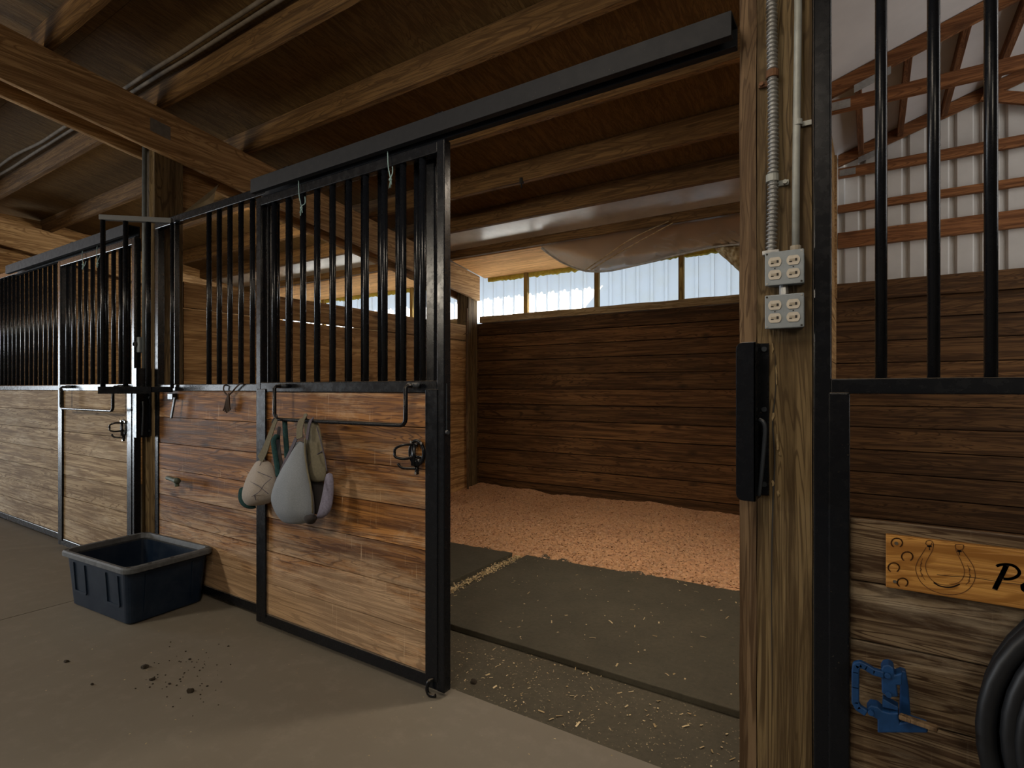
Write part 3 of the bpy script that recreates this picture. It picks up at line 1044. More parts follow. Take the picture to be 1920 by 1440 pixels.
loop = [(cx - 0.005, cy - 0.02, cz + 0.036), (cx - 0.03, cy - 0.05, cz + 0.036), (cx - 0.055, cy - 0.07, cz + 0.022), (cx - 0.062, cy - 0.07, cz + 0.002),
        (cx - 0.055, cy - 0.07, cz - 0.016), (cx - 0.03, cy - 0.05, cz - 0.024), (cx - 0.005, cy - 0.02, cz - 0.02)]
tube(bk_bm, spline(loop, 6), 0.006, 8)
hook = [(cx + 0.012, cy - 0.016, cz - 0.066), (cx - 0.02, cy - 0.04, cz - 0.066), (cx - 0.04, cy - 0.055, cz - 0.06), (cx - 0.052, cy - 0.06, cz - 0.045)]
tube(bk_bm, spline(hook, 6), 0.006, 8)
bk = build('bridle_bracket', bk_bm, M['steel'], dr, smooth=True)
for dx, dz in ((-0.012, 0.048), (0.048, 0.045), (0.015, -0.086)):
    bm = B()
    tube(bm, [(cx + dx, cy - 0.012, cz + dz), (cx + dx, cy - 0.024, cz + dz)], 0.006, 8)
    build('screw', bm, M['screw'], bk)
# guide roller at the foot and pull pin on the edge
bm = B()
tube(bm, spline([(-1.56, DY0 - 0.002, 0.065), (-1.57, DY0 - 0.02, 0.06), (-1.575, DY0 - 0.022, 0.025), (-1.56, DY0 - 0.02, 0.008), (-1.535, DY0 - 0.016, 0.012)], 5), 0.008, 8)
build('foot_hook', bm, M['steel'], dr, smooth=True)
bm = B()
tube(bm, [(DX1 - 0.005, DY0 + 0.012, 1.115), (DX1 + 0.012, DY0 + 0.012, 1.115)], 0.009, 10)
tube(bm, [(DX1 + 0.002, DY0 + 0.012, 1.115), (DX1 + 0.002, DY0 + 0.012, 1.32)], 0.003, 6)
build('edge_pin', bm, M['steel_worn'], dr)

# the same door, closed, on the neighbouring stall
DD = -2.77
d2 = copy_tree(dr)
d2.location.x += DD
tag(d2, 'closed black barred sliding stall door of pale worn boards on the neighbouring stall', 'stall door', 'sliding stall doors')
for c in d2.children:
    if c.name.startswith('board_panel'):
        c.data = c.data.copy()
        c.data.materials[0] = M['weathered']

# tracks
def track(x0, x1, label):
    r = empty('door_track', ((x0 + x1) / 2, 1.755, 2.365), label, 'door track', 'overhead steel door tracks')
    bm = B()
    ya, yb, za, zb = 1.757, 1.852, 2.362, 2.437
    # box section open underneath
    prism_pts = [(ya, za), (ya, zb), (yb, zb), (yb, za), (yb - 0.03, za), (yb - 0.03, za + 0.006), (yb - 0.008, za + 0.006), (yb - 0.008, zb - 0.008),
                 (ya + 0.008, zb - 0.008), (ya + 0.008, za + 0.006), (ya + 0.03, za + 0.006), (ya + 0.03, za)]
    A = [bm.verts.new((x0, p, q)) for p, q in prism_pts]
    C = [bm.verts.new((x1, p, q)) for p, q in prism_pts]
    k = len(A)
    bm.faces.new(A); bm.faces.new(list(reversed(C)))
    for j in range(k):
        bm.faces.new((A[j], C[j], C[(j + 1) % k], A[(j + 1) % k]))
    build('rail_box', bm, M['steel_dull'], r, bevel=0.0015)
    for x in (x0 + 0.20, x0 + 1.27):
        bm = B()
        box(bm, x - 0.022, x + 0.022, 1.835, 1.852, 2.43, 2.492)
        tube(bm, [(x, 1.832, 2.468), (x, 1.858, 2.468)], 0.008, 8)
        build('mounting_tab', bm, M['steel'], r, bevel=0.002)
    return r
track(-2.84, -0.355, 'black steel sliding door track over the open stall doorway')
track(-6.75, -4.33, 'black steel sliding door track over the closed neighbouring door')

# swing-out feed grille
H0, T0 = Vector((-3.862, 1.842, 0)), Vector((-4.165, 1.555, 0))
sg = empty('swing_out_feed_grille', (H0.x, H0.y, 1.28), 'small black barred feed grille swung out into the aisle beside the post', 'feed grille')
u = (T0 - H0)
bm = B()
bar(bm, H0 + Vector((0, 0, 2.40)), H0 + u * 1.02 + Vector((0, 0, 2.40)), 0.032, 0.034)
build('top_rail', bm, M['steel_bare'], sg, bevel=0.004)
bm = B()
bar(bm, H0 + u * 0.0 + Vector((0, 0, 1.292)), H0 + u * 1.0 + Vector((0, 0, 1.292)), 0.036, 0.036)
build('bottom_rail', bm, M['steel'], sg, bevel=0.004)
bm = B()
f = T0 - H0
prism_z = [H0 + f * 0.30, H0 + f * 1.01]
n_ = Vector((f.y, -f.x, 0)).normalized() * -0.02
bar(bm, H0 + f * 0.28 + n_ + Vector((0, 0, 1.288)), H0 + f * 1.02 + n_ + Vector((0, 0, 1.288)), 0.006, 0.046)
build('bottom_plate', bm, M['steel'], sg, bevel=0.001)
for k, s in enumerate((0.0, 0.34, 0.66, 0.975)):
    p = H0 + u * s
    bm = B()
    tube(bm, [p + Vector((0, 0, 1.30)), p + Vector((0, 0, 2.39))], 0.0148 if k else 0.011, 12)
    o = build('bar', bm, M['steel'], sg)
    for q in o.data.polygons:
        q.use_smooth = len(q.vertices) == 4

# door catches on the posts
def catch(x, label, yplate=1.777):
    r = empty('door_catch', (x, yplate, 0.96), label, 'door catch', 'steel door catches on the posts')
    z0, z1 = 0.962, 1.438
    bm = B()
    a = [(x, z0), (x, z1)]
    pts = [(x, z1)]
    for k in range(6):
        t = PI / 2 * k / 5
        pts.append((x - 0.055 + 0.02 - 0.02 * math.sin(t), z1 - 0.02 + 0.02 * math.cos(t)))
    for k in range(6):
        t = PI / 2 * k / 5
        pts.append((x - 0.055 + 0.02 - 0.02 * math.cos(t), z0 + 0.02 - 0.02 * math.sin(t)))
    pts.append((x, z0))
    prism(bm, pts, yplate, yplate + 0.006)
    box(bm, x - 0.006, x, yplate, YF - 0.001, z0, z1)
    build('guide_plate', bm, M['steel'], r, bevel=0.001)
    bm = B()
    box(bm, x, x + 0.026, YF - 0.008, YF - 0.0045, z0 + 0.01, z1)
    build('fixing_flange', bm, M['steel'], r)
    bm = B()
    tube(bm, spline([(x + 0.004, YF - 0.045, 1.205), (x + 0.018, YF - 0.05, 1.195), (x + 0.021, YF - 0.05, 1.16), (x + 0.012, YF - 0.05, 1.05), (x + 0.004, YF - 0.05, 0.975)], 6), 0.0065, 8)
    build('latch_lever', bm, M['steel_worn'], r, smooth=True)
    for z in (1.42, 1.235, 1.005):
        bm = B()
        tube(bm, [(x + 0.013, YF - 0.008, z), (x + 0.013, YF - 0.014, z)], 0.008, 10)
        build('bolt', bm, M['steel_worn'], r)
    return r
catch(-0.291, 'black steel door catch bolted to the outlet post below its boxes')
catch(-4.205, 'black steel door catch on the post of the closed neighbouring door')

# barred panel in front, beside the outlet post
rp = empty('barred_panel', (0.6, YF, 0), 'black barred stall panel with a feed gap above low boards, beside the outlet post', 'stall panel', 'black steel stall front panels')
sbox('stile', rp, -0.1455, -0.1005, YF, YF + 0.042, 0.0, 3.0)
sbox('board_channel', rp, -0.108, -0.054, YF - 0.004, YF + 0.03, 0.0, 1.288, bev=0.005)
sbox('middle_rail', rp, -0.102, 1.6, YF + 0.001, YF + 0.041, 1.284, 1.328)
sbox('top_rail', rp, -0.102, 1.6, YF + 0.001, YF + 0.041, 2.95, 3.0)
bars(rp, [0.021 + 0.1185 * i for i in range(13)], YF + 0.021, 1.328, 2.95)
bm = B()
planks_x(bm, -0.054, 1.6, 1.882, 1.918, [0.0, 0.19, 0.38, 0.575, 0.745, 0.922], 0.004, 0.002)
build('board_panel', bm, M['grey_boards'], rp, bevel=0.003)

# ------------------------------------------------------------------ outlets and conduits on the post
def outlet_box(zc, label):
    r = empty('outlet_box', (-0.2175, 1.803, zc - 0.05), label, 'outlet box', 'twin outlet boxes on the post')
    x0, x1 = -0.2695, -0.1655
    bm = B()
    box(bm, x0 + 0.002, x1 - 0.002, 1.808, YF - 0.003, zc - 0.0475, zc + 0.0475)
    build('box_body', bm, M['box_grey'], r, bevel=0.006)
    bm = B()
    box(bm, x0, x1, 1.803, 1.809, zc - 0.05, zc + 0.05)
    build('cover_plate', bm, M['box_grey'], r, bevel=0.0025)
    for sx in (-0.0245, 0.0245):
        for sz in (-0.019, 0.019):
            cx_, cz_ = -0.2175 + sx, zc + sz
            pts = []
            for k in range(28):
                a = 2 * PI * k / 28
                x_ = 0.0178 * math.cos(a)
                z_ = max(-0.0138, min(0.0138, 0.0178 * math.sin(a)))
                pts.append((cx_ + x_, cz_ + z_))
            bm = B()
            prism(bm, pts, 1.8005, 1.804)
            rc = build('receptacle', bm, M['ivory'], r)
            bm = B()
            box(bm, cx_ - 0.010, cx_ + 0.011, 1.7998, 1.8008, cz_ - 0.004, cz_ + 0.004)
            build('slot_recess', bm, M['slot_mid'], rc)
            bm = B()
            box(bm, cx_ + 0.005, cx_ + 0.0105, 1.7994, 1.8008, cz_ - 0.0035, cz_ + 0.0045)
            box(bm, cx_ - 0.0105, cx_ - 0.003, 1.7994, 1.8008, cz_ - 0.0055, cz_ - 0.0025)
            build('slot', bm, M['slot'], rc)
    for sx in (-0.046, 0.046):
        for sz in (-0.044, 0.044):
            bm = B()
            tube(bm, [(-0.2175 + sx, 1.804, zc + sz), (-0.2175 + sx, 1.8018, zc + sz)], 0.003, 8)
            build('screw', bm, M['slot'] if (sx < 0) == (sz > 0) else M['galv'], r)
    for sx in (-0.0245, 0.0245):
        bm = B()
        tube(bm, [(-0.2175 + sx, 1.804, zc), (-0.2175 + sx, 1.802, zc)], 0.0021, 8)
        build('screw', bm, M['slot'], r)
    return r
outlet_box(1.655, 'upper grey metal outlet box with four ivory sockets, fed by two conduits')
outlet_box(1.527, 'lower grey metal outlet box with four ivory sockets, under its twin')
bm = B()
tube(bm, [(-0.222, 1.835, 1.573), (-0.222, 1.835, 1.609)], 0.013, 12)
o = build('conduit_nipple', bm, M['galv'], None, (-0.222, 1.835, 1.573))
tag(o, 'short metal nipple joining the two stacked outlet boxes', 'conduit fitting')

fr = empty('flexible_conduit', (-0.252, 1.825, 1.70), 'ribbed flexible metal conduit running down the post into the upper box', 'conduit')
bm = B()
pts, rad = [], []
n = 1040
for i in range(n + 1):
    z = 1.70 + 1.38 * i / n
    pts.append((-0.253 + 0.004 * math.sin((z - 1.7) * 6) + 0.003 * math.sin(z * 3.1), 1.828, z))
    rad.append(0.0135 + 0.0028 * math.cos(2 * PI * (z - 1.7) / 0.0125))
tube(bm, pts, rad, 14)
build('ribbed_tube', bm, M['galv'], fr, smooth=True)
for z, m in ((2.245, 'rust'), (1.932, 'conduit')):
    bm = B()
    tube(bm, [(-0.252, 1.828, z - 0.011), (-0.252, 1.828, z + 0.011)], 0.0182, 14)
    s = 1 if z < 2 else -1
    box(bm, -0.252 + (0.012 if s > 0 else -0.042), -0.252 + (0.042 if s > 0 else -0.012), YF - 0.012, YF - 0.004, z - 0.02, z - 0.004)
    tube(bm, [(-0.252 + s * 0.033, YF - 0.022, z - 0.012), (-0.252 + s * 0.033, YF - 0.004, z - 0.012)], 0.007, 8)
    build('strap', bm, M[m], fr, bevel=0.001)
bm = B()
box(bm, -0.278, -0.232, 1.812, 1.846, 1.700, 1.714)
build('connector', bm, M['galv'], fr, bevel=0.002)
rr = empty('rigid_conduit', (-0.186, 1.84, 1.70), 'smooth grey conduit pipe running down the post beside the ribbed one', 'conduit')
bm = B()
tube(bm, [(-0.1905, 1.838, 1.70), (-0.1895, 1.838, 1.95), (-0.184, 1.838, 2.4), (-0.186, 1.838, 3.05)], 0.0105, 14)
build('pipe', bm, M['conduit'], rr, smooth=True)
bm = B()
tube(bm, [(-0.185, 1.838, 2.078), (-0.185, 1.838, 2.094)], 0.0128, 14)
box(bm, -0.175, -0.150, YF - 0.010, YF - 0.004, 2.078, 2.092)
build('strap', bm, M['conduit'], rr)
bm = B()
tube(bm, [(-0.1905, 1.838, 1.70), (-0.1905, 1.838, 1.722)], 0.015, 12)
build('connector', bm, M['slot_mid'], rr)

# conduit and small box on the far post
lr = empty('wall_switch_box', (-4.285, 1.83, 1.52), 'small grey switch box on the post beside the closed neighbouring door', 'outlet box')
bm = B()
box(bm, -4.318, -4.24, 1.805, YF - 0.002, 1.548, 1.655)
build('box_body', bm, M['box_grey'], lr, bevel=0.005)
bm = B()
tube(bm, [(-4.281, 1.806, 1.605), (-4.281, 1.796, 1.605)], 0.024, 16)
tube(bm, [(-4.281, 1.797, 1.605), (-4.281, 1.790, 1.605)], 0.014, 12)
build('socket_face', bm, M['slot'], lr)
bm = B()
tube(bm, [(-4.235, 1.838, 1.40), (-4.235, 1.838, 2.3), (-4.23, 1.838, 3.0)], 0.0145, 12)
o = build('grey_conduit', bm, M['conduit_dark'], None, (-4.235, 1.838, 1.4), smooth=True)
tag(o, 'dull grey conduit pipe running up the post behind the swung-out grille', 'conduit')

# cables along the third purlin from the aisle side
for k in range(2):
    pts = []
    for i in range(90):
        x = -11.5 + 11.1 * i / 89
        y = 1.815 - 0.045 * k
        y += 0.006 * mnoise.noise(Vector((x * 1.7, k * 9, 0))) + (0.028 * math.exp(-((x + 6.6) / 0.5) ** 2) * -k)
        pts.append((x, y, ceil(y) - 0.022 - 0.01 * (1 + mnoise.noise(Vector((x * 1.3, 4, k * 5))))))
    bm = B()
    tube(bm, pts, 0.0125, 8)
    o = build('electric_cable', bm, M['cable'], None, (-6, 1.8, 3.38), smooth=True)
    tag(o, ('dusty cable clipped tight against a ceiling purlin', 'second dusty cable, further from the purlin and sagging in waves')[k], 'cable', 'cables along the ceiling purlin')

# ------------------------------------------------------------------ mats, bedding, litter
def mat_slab(x0, x1, y0, y1, label, skew=0.0):
    bm = B()
    vs = [bm.verts.new(v) for z in (-0.004, 0.026) for v in ((x0 + skew, y0, z), (x1, y0 - 0.01, z), (x1, y1, z), (x0, y1, z))]
    for f in ((3, 2, 1, 0), (4, 5, 6, 7), (0, 1, 5, 4), (1, 2, 6, 5), (2, 3, 7, 6), (3, 0, 4, 7)):
        bm.faces.new([vs[i] for i in f])
    o = build('rubber_mat', bm, M['mat'], None, ((x0 + x1) / 2, (y0 + y1) / 2, 0), 0.004)
    return tag(o, label, 'mat', 'rubber stall mats')
mat_slab(-2.235, -0.36, 2.335, 3.90, 'wide dusty rubber mat across the open stall doorway', 0.09)
mat_slab(-4.08, -2.335, 2.40, 3.62, 'rubber mat mostly hidden behind the open sliding door', 0.0)


def bed_h(x, y):
    e = 3.60 + 0.06 * (x + 2.3) * 1.0 + 0.05 * mnoise.noise(Vector((x * 2.2, 1.0, 0))) + 0.02 * mnoise.noise(Vector((x * 9, 4.0, 0)))
    d = y - e
    if d < 0:
        return -0.03
    s = min(d / 0.55, 1.0)
    h = 0.028 + 0.055 * s * s * (3 - 2 * s)
    h += 0.030 * mnoise.noise(Vector((x * 1.6, y * 1.9, 5))) * s
    h += 0.012 * mnoise.noise(Vector((x * 7, y * 7, 1)))
    h += 0.006 * mnoise.noise(Vector((x * 26, y * 26, 2)))
    b = max(0.0, (y - 5.25) / 0.34)
    h += 0.03 * b * (0.6 + mnoise.noise(Vector((x * 2.4, 8, 0))))
    return max(h, -0.03)


def flake(bm, p, s, tilt, el=1.7):
    q = Matrix.Rotation(random.uniform(0, 2 * PI), 3, 'Z') @ Matrix.Rotation(random.uniform(-tilt, tilt), 3, 'X') @ Matrix.Rotation(random.uniform(-tilt, tilt), 3, 'Y')
    a, b = s * el * random.uniform(0.6, 1.2), s * random.uniform(0.6, 1.1)
    c = s * random.uniform(-0.4, 0.6)
    vs = [bm.verts.new(Vector(p) + q @ Vector(v)) for v in ((-a, -b, 0), (0, -b, c), (a, -b, 0), (a, b, 0), (0, b, c), (-a, b, 0))]
    bm.faces.new((vs[0], vs[1], vs[4], vs[5]))
    bm.faces.new((vs[1], vs[2], vs[3], vs[4]))


bm = B()
gx0, gx1, gy0, gy1 = XP + 0.002, -0.305, 3.40, YB - 0.003
nx, ny = 250, 150
g = [[bm.verts.new((gx0 + (gx1 - gx0) * i / nx, gy0 + (gy1 - gy0) * j / ny, bed_h(gx0 + (gx1 - gx0) * i / nx, gy0 + (gy1 - gy0) * j / ny))) for j in range(ny + 1)] for i in range(nx + 1)]
for i in range(nx):
    for j in range(ny):
        q = (g[i][j], g[i + 1][j], g[i + 1][j + 1], g[i][j + 1])
        if max(v.co.z for v in q) > -0.02:
            bm.faces.new(q)
bmesh.ops.delete(bm, geom=[v for v in bm.verts if not v.link_faces], context='VERTS')
base = build('shavings_bedding', bm, M['shavings'], None, (-2.2, 4.5, 0), smooth=True)
tag(base, 'deep pinkish wood shavings bedding across the back of the open stall', 'bedding', None, 'stuff')
bm = B()
cnt = 0
while cnt < 21000:
    x, y = random.uniform(gx0 + 0.03, gx1 - 0.02), random.uniform(3.45, 5.57)
    if random.random() < (y - 3.5) / 3.4:
        continue
    h = bed_h(x, y)
    if h < 0:
        continue
    flake(bm, (x, y, h + random.uniform(0.0, 0.006)), random.uniform(0.003, 0.0065), 0.7)
    cnt += 1
fl = build('loose_shavings', bm, M['flake'], base)
fl['kind'] = 'stuff'

bm = B()
for _ in range(330):     # chaff in front of the mat
    x, y = random.uniform(-1.75, -0.38), random.uniform(1.9, 2.32)
    w = math.exp(-((x + 1.15) / 0.45) ** 2)
    if random.random() > 0.25 + 0.75 * w:
        continue
    flake(bm, (x, y, 0.001), random.uniform(0.0012, 0.0038), 0.3, random.choice((1.2, 1.6, 4.0)))
for _ in range(170):     # on the mats
    x, y = random.uniform(-2.2, -0.4), random.uniform(2.38, 3.7)
    flake(bm, (x, y, 0.0285), random.uniform(0.0015, 0.0038), 0.2, random.choice((1.2, 1.6, 4.5)))
for _ in range(900):     # in the joint between the mats
    y = random.uniform(2.4, 3.65)
    x = -2.285 + 0.09 * (3.65 - y) / 1.3 * 0.3 + random.gauss(0, 0.022)
    flake(bm, (x, y, 0.002 + random.uniform(0, 0.012)), random.uniform(0.003, 0.006), 0.5)
for _ in range(140):     # on the aisle concrete
    x, y = random.uniform(-4.2, 0.3), random.uniform(0.9, 1.85)
    flake(bm, (x, y, 0.001), random.uniform(0.001, 0.0028), 0.15, random.choice((1.0, 1.5)))
o = build('straw_litter', bm, M['straw'], None, (-1.6, 2.2, 0))
tag(o, 'pale straw chaff and shavings scattered over mats and concrete', 'litter', None, 'stuff')
bm = B()
clods = [(272, 1252, 0.018), (285, 1275, 0.013), (357, 1297, 0.018), (125, 1241, 0.012), (173, 1284, 0.009), (356, 1237, 0.008), (317, 1283, 0.007), (428, 1212, 0.006), (388, 1287, 0.007), (888, 1279, 0.016)]
for _ in range(60):
    clods.append((random.gauss(345, 40), random.gauss(1265, 35), random.uniform(0.002, 0.005)))
for px, py, s in clods:
    d = EYE * FPX / (py - 728)
    xc = (px - 960) / FPX * d
    X, Y = xc * CS - d * SN, xc * SN + d * CS
    mt = bmesh.ops.create_icosphere(bm, subdivisions=2, radius=s)
    for v in mt['verts']:
        k = 0.8 + 0.5 * mnoise.noise(v.co * 60 + Vector((X * 9, Y * 9, 0)))
        v.co = Vector((v.co.x * k * 1.2 + X, v.co.y * k + Y, max(v.co.z * k * 0.6, -0.3 * s) + 0.3 * s))
o = build('muck_crumbs', bm, M['clod'], None, (-3, 1.0, 0))
tag(o, 'dark dried muck crumbs scattered on the concrete aisle', 'litter', None, 'stuff')

# ------------------------------------------------------------------ black storage bin
bn = empty('storage_bin', (-3.735, 1.585, 0), 'open dark blue plastic storage bin with dusty rim on the aisle floor', 'storage bin')
ROT = Matrix.Rotation(math.radians(3.5), 4, 'Z')


def rrect(hx, hy, r, z, n=5):
    pts = []
    for cx_, cy_, a0 in ((hx - r, hy - r, 0), (-hx + r, hy - r, PI / 2), (-hx + r, -hy + r, PI), (hx - r, -hy + r, 1.5 * PI)):
        for k in range(n + 1):
            a = a0 + PI / 2 * k / n
            pts.append(Vector((cx_ + r * math.cos(a), cy_ + r * math.sin(a), z)))
    return pts


def loops(bm, ls, c, close_bottom=False):
    rings = [[bm.verts.new(Vector(c) + (ROT @ p)) for p in l] for l in ls]
    for A, C in zip(rings, rings[1:]):
        k = len(A)
        for i in range(k):
            bm.faces.new((A[i], A[(i + 1) % k], C[(i + 1) % k], C[i]))
    if close_bottom:
        bm.faces.new(rings[0])
    return rings
bc = (-3.735, 1.585, 0)
bm = B()
outer = [rrect(0.315, 0.20, 0.035, 0.004), rrect(0.325, 0.208, 0.04, 0.012), rrect(0.352, 0.228, 0.045, 0.29)]
inner = [rrect(0.346, 0.222, 0.042, 0.29), rrect(0.318, 0.200, 0.036, 0.016)]
rs = loops(bm, outer + inner, bc)
bm.faces.new(rs[0]); bm.faces.new(rs[-1])
# pressed panels on the sides
for sx, w in ((-0.17, 0.10), (0.17, 0.10)):
    for k, z in enumerate((0.06, 0.26)):
        pass
def side_rib(a, b, nrm, w=0.012, dpt=0.006):
    a, b, nrm = Vector(a), Vector(b), Vector(nrm)
    d = (b - a).normalized()
    s = d.cross(nrm).normalized() * w / 2
    vs = [ROT @ p for p in (a - s, a + s, b + s, b - s)]
    lo = [bm.verts.new(Vector(bc) + v) for v in vs]
    hi = [bm.verts.new(Vector(bc) + v + (ROT @ (nrm * dpt))) for v in vs]
    bm.faces.new(hi)
    for i in range(4):
        bm.faces.new((lo[i], lo[(i + 1) % 4], hi[(i + 1) % 4], hi[i]))
def yfr(z): return -(0.208 + 0.020 * z / 0.29)
def xrt(z): return 0.325 + 0.027 * z / 0.29
for x0_, x1_ in ((-0.25, -0.12), (0.12, 0.25)):
    side_rib((x0_, yfr(0.27), 0.27), (x0_, yfr(0.10), 0.10), (0, -1, 0))
    side_rib((x1_, yfr(0.27), 0.27), (x1_, yfr(0.10), 0.10), (0, -1, 0))
    side_rib((x0_, yfr(0.10), 0.10), (x1_, yfr(0.10), 0.10), (0, -1, 0))
for y_ in (-0.13, 0.13):
    side_rib((xrt(0.27), y_, 0.27), (xrt(0.06), y_, 0.06), (1, 0, 0))
    side_rib((-xrt(0.27), y_, 0.27), (-xrt(0.06), y_, 0.06), (-1, 0, 0))
build('tub', bm, M['bin'], bn, smooth=False)
bm = B()
loops(bm, [rrect(0.344, 0.220, 0.045, 0.302), rrect(0.350, 0.228, 0.05, 0.330), rrect(0.378, 0.243, 0.055, 0.330), rrect(0.386, 0.250, 0.058, 0.322),
           rrect(0.386, 0.250, 0.058, 0.300), rrect(0.378, 0.243, 0.055, 0.298), rrect(0.352, 0.226, 0.05, 0.288), rrect(0.344, 0.220, 0.045, 0.302)], bc)
build('rim', bm, M['bin_rim'], bn)
for x, y in ((-0.350, -0.222), (0.350, -0.222), (0.350, 0.222), (-0.350, 0.222), (0.366, 0.0), (-0.366, 0.0), (-0.366, 0.12), (0.366, -0.12)):
    bm = B()
    p = Vector(bc) + (ROT @ Vector((x, y, 0.3302)))
    tube(bm, [p, p + Vector((0, 0, 0.0008))], 0.011, 10)
    build('rim_hole', bm, M['slot'], bn)

# ------------------------------------------------------------------ fly masks on the blanket bar
def loft(bm, rows, n=20, closed_top=True):
    """rows of (left px, right px, py, Y centre, half depth) -> closed cloth body"""
    rings = []
    for (l, r, py, Y, h) in rows:
        a, b = at(l, py, Y), at(r, py, Y)
        c, hx = (a + b) / 2, (b.x - a.x) / 2
        zs = c.z
        rings.append([bm.verts.new((c.x + hx * math.cos(2 * PI * k / n), Y + h * math.sin(2 * PI * k / n) * (1 if math.sin(2 * PI * k / n) > 0 else 1.3), zs + (b.z - a.z) / 2 * math.cos(2 * PI * k / n))) for k in range(n)])
    for rg in rings:
        for v in rg:
            v.co.y += 0.010 * mnoise.noise(Vector((v.co.x * 16, v.co.z * 11, 3))) + 0.006 * mnoise.noise(Vector((v.co.x * 45, v.co.z * 30, 6)))
    for A, C in zip(rings, rings[1:]):
        for i in range(n):
            bm.faces.new((A[i], A[(i + 1) % n], C[(i + 1) % n], C[i]))
    if closed_top:
        bm.faces.new(rings[0])
    bm.faces.new(list(reversed(rings[-1])))


def sub(o, lv=1):
    m = o.modifiers.new('smooth', 'SUBSURF')
    m.levels = m.render_levels = lv


def ribbon(bm, pts, w, th=0.004, nrm=(0, -1, 0)):
    P = spline(pts, 5)
    prev = None
    for i, p in enumerate(P):
        d = (P[min(i + 1, len(P) - 1)] - P[max(i - 1, 0)]).normalized()
        s = d.cross(Vector(nrm)).normalized()
        ww = w[0] + (w[1] - w[0]) * i / (len(P) - 1) if isinstance(w, tuple) else w
        u = Vector(nrm) * th
        ring = [bm.verts.new(p + s * ww / 2), bm.verts.new(p + s * ww / 2 + u), bm.verts.new(p - s * ww / 2 + u), bm.verts.new(p - s * ww / 2)]
        if prev:
            for j in range(4):
                bm.faces.new((prev[j], prev[(j + 1) % 4], ring[(j + 1) % 4], ring[j]))
        else:
            bm.faces.new(ring)
        prev = ring
    bm.faces.new(list(reversed(prev)))


YM = 1.690
# grey mask
c = at(565, 980, YM)
fm = empty('fly_mask', (c.x, YM, c.z), 'grey mesh horse fly mask with lavender trim draped over the door bar', 'fly mask', 'horse fly masks on the blanket bar')
bm = B()
loft(bm, [(556, 572, 826, 1.690, 0.012), (549, 572, 846, 1.688, 0.022), (538, 573, 868, 1.684, 0.034), (526, 577, 892, 1.680, 0.048), (516, 582, 918, 1.680, 0.050),
          (514, 585, 935, 1.682, 0.050), (517, 587, 952, 1.686, 0.045), (523, 589, 964, 1.692, 0.038), (528, 588, 973, 1.70, 0.030), (533, 582, 979, 1.704, 0.022), (541, 574, 982, 1.708, 0.010)])
sub(build('mesh_front', bm, M['mesh_grey'], fm, smooth=True))
bm = B()
loft(bm, [(577, 595, 788, 1.735, 0.006), (575, 598, 800, 1.73, 0.009), (574, 603, 822, 1.725, 0.011), (573, 608, 850, 1.722, 0.013), (573, 612, 876, 1.722, 0.014), (575, 612, 892, 1.724, 0.012), (580, 611, 905, 1.728, 0.006)])
sub(build('mesh_back', bm, M['olive'], fm, smooth=True))
bm = B()
loft(bm, [(580, 606, 890, 1.742, 0.006), (584, 606, 912, 1.742, 0.008), (586, 604, 935, 1.74, 0.008), (588, 600, 955, 1.74, 0.008), (588, 596, 965, 1.74, 0.005)])
sub(build('lining', bm, M['fabric_dark'], fm, smooth=True))
bm = B()
loft(bm, [(612, 622, 886, 1.715, 0.010), (611, 624, 900, 1.712, 0.013), (608, 624, 925, 1.708, 0.016), (603, 623, 945, 1.704, 0.017), (598, 619, 960, 1.702, 0.015), (594, 610, 969, 1.704, 0.010), (590, 600, 973, 1.706, 0.006)])
sub(build('fleece_edge', bm, M['fleece_lav'], fm, smooth=True))
# strap over the bar
bm = B()
p = [at(562, 822, 1.672), at(563, 802, 1.688), at(566, 789, 1.698), at(570, 783, 1.714), at(574, 783, 1.730), at(577, 790, 1.742), at(578, 815, 1.744)]
ribbon(bm, p, 0.040, 0.004, (0.1, -0.97, 0.2))
build('poll_strap', bm, M['olive'], fm)
bm = B()
p = [at(576, 825, 1.685), at(579, 804, 1.70), at(583, 789, 1.71), at(587, 785, 1.725), at(589, 792, 1.742), at(588, 830, 1.744)]
ribbon(bm, p, 0.016, 0.004, (0.1, -0.97, 0.2))
build('binding', bm, M['trim_purple'], fm)
bm = B()
p = [at(556, 822, 1.668), at(545, 846, 1.662), at(534, 868, 1.655), at(521, 895, 1.648), at(514, 917, 1.650)]
ribbon(bm, p, (0.020, 0.008), 0.004)
build('binding', bm, M['trim_purple'], fm)
bm = B()
p = [at(572, 822, 1.666), at(572, 850, 1.655), at(576, 880, 1.640), at(582, 910, 1.630), at(585, 935, 1.630), at(586, 962, 1.642)]
tube(bm, spline(p, 5), 0.0045, 7)
build('seam_piping', bm, M['olive'], fm, smooth=True)
bm = B()
tube(bm, spline([at(578, 876, 1.712), at(588, 858, 1.708), at(604, 846, 1.712)], 5), 0.0025, 6)
tube(bm, spline([at(594, 800, 1.722), at(602, 830, 1.716), at(609, 858, 1.712), at(613, 884, 1.712)], 5), 0.003, 6)
build('seam_piping', bm, M['trim_purple'], fm, smooth=True)
bm = B()
loft(bm, [(574, 590, 964, 1.668, 0.012), (572, 594, 971, 1.664, 0.018), (575, 590, 978, 1.668, 0.014), (580, 587, 983, 1.672, 0.006)], 12)
sub(build('hook_fastener', bm, M['fabric_dark'], fm, smooth=True))

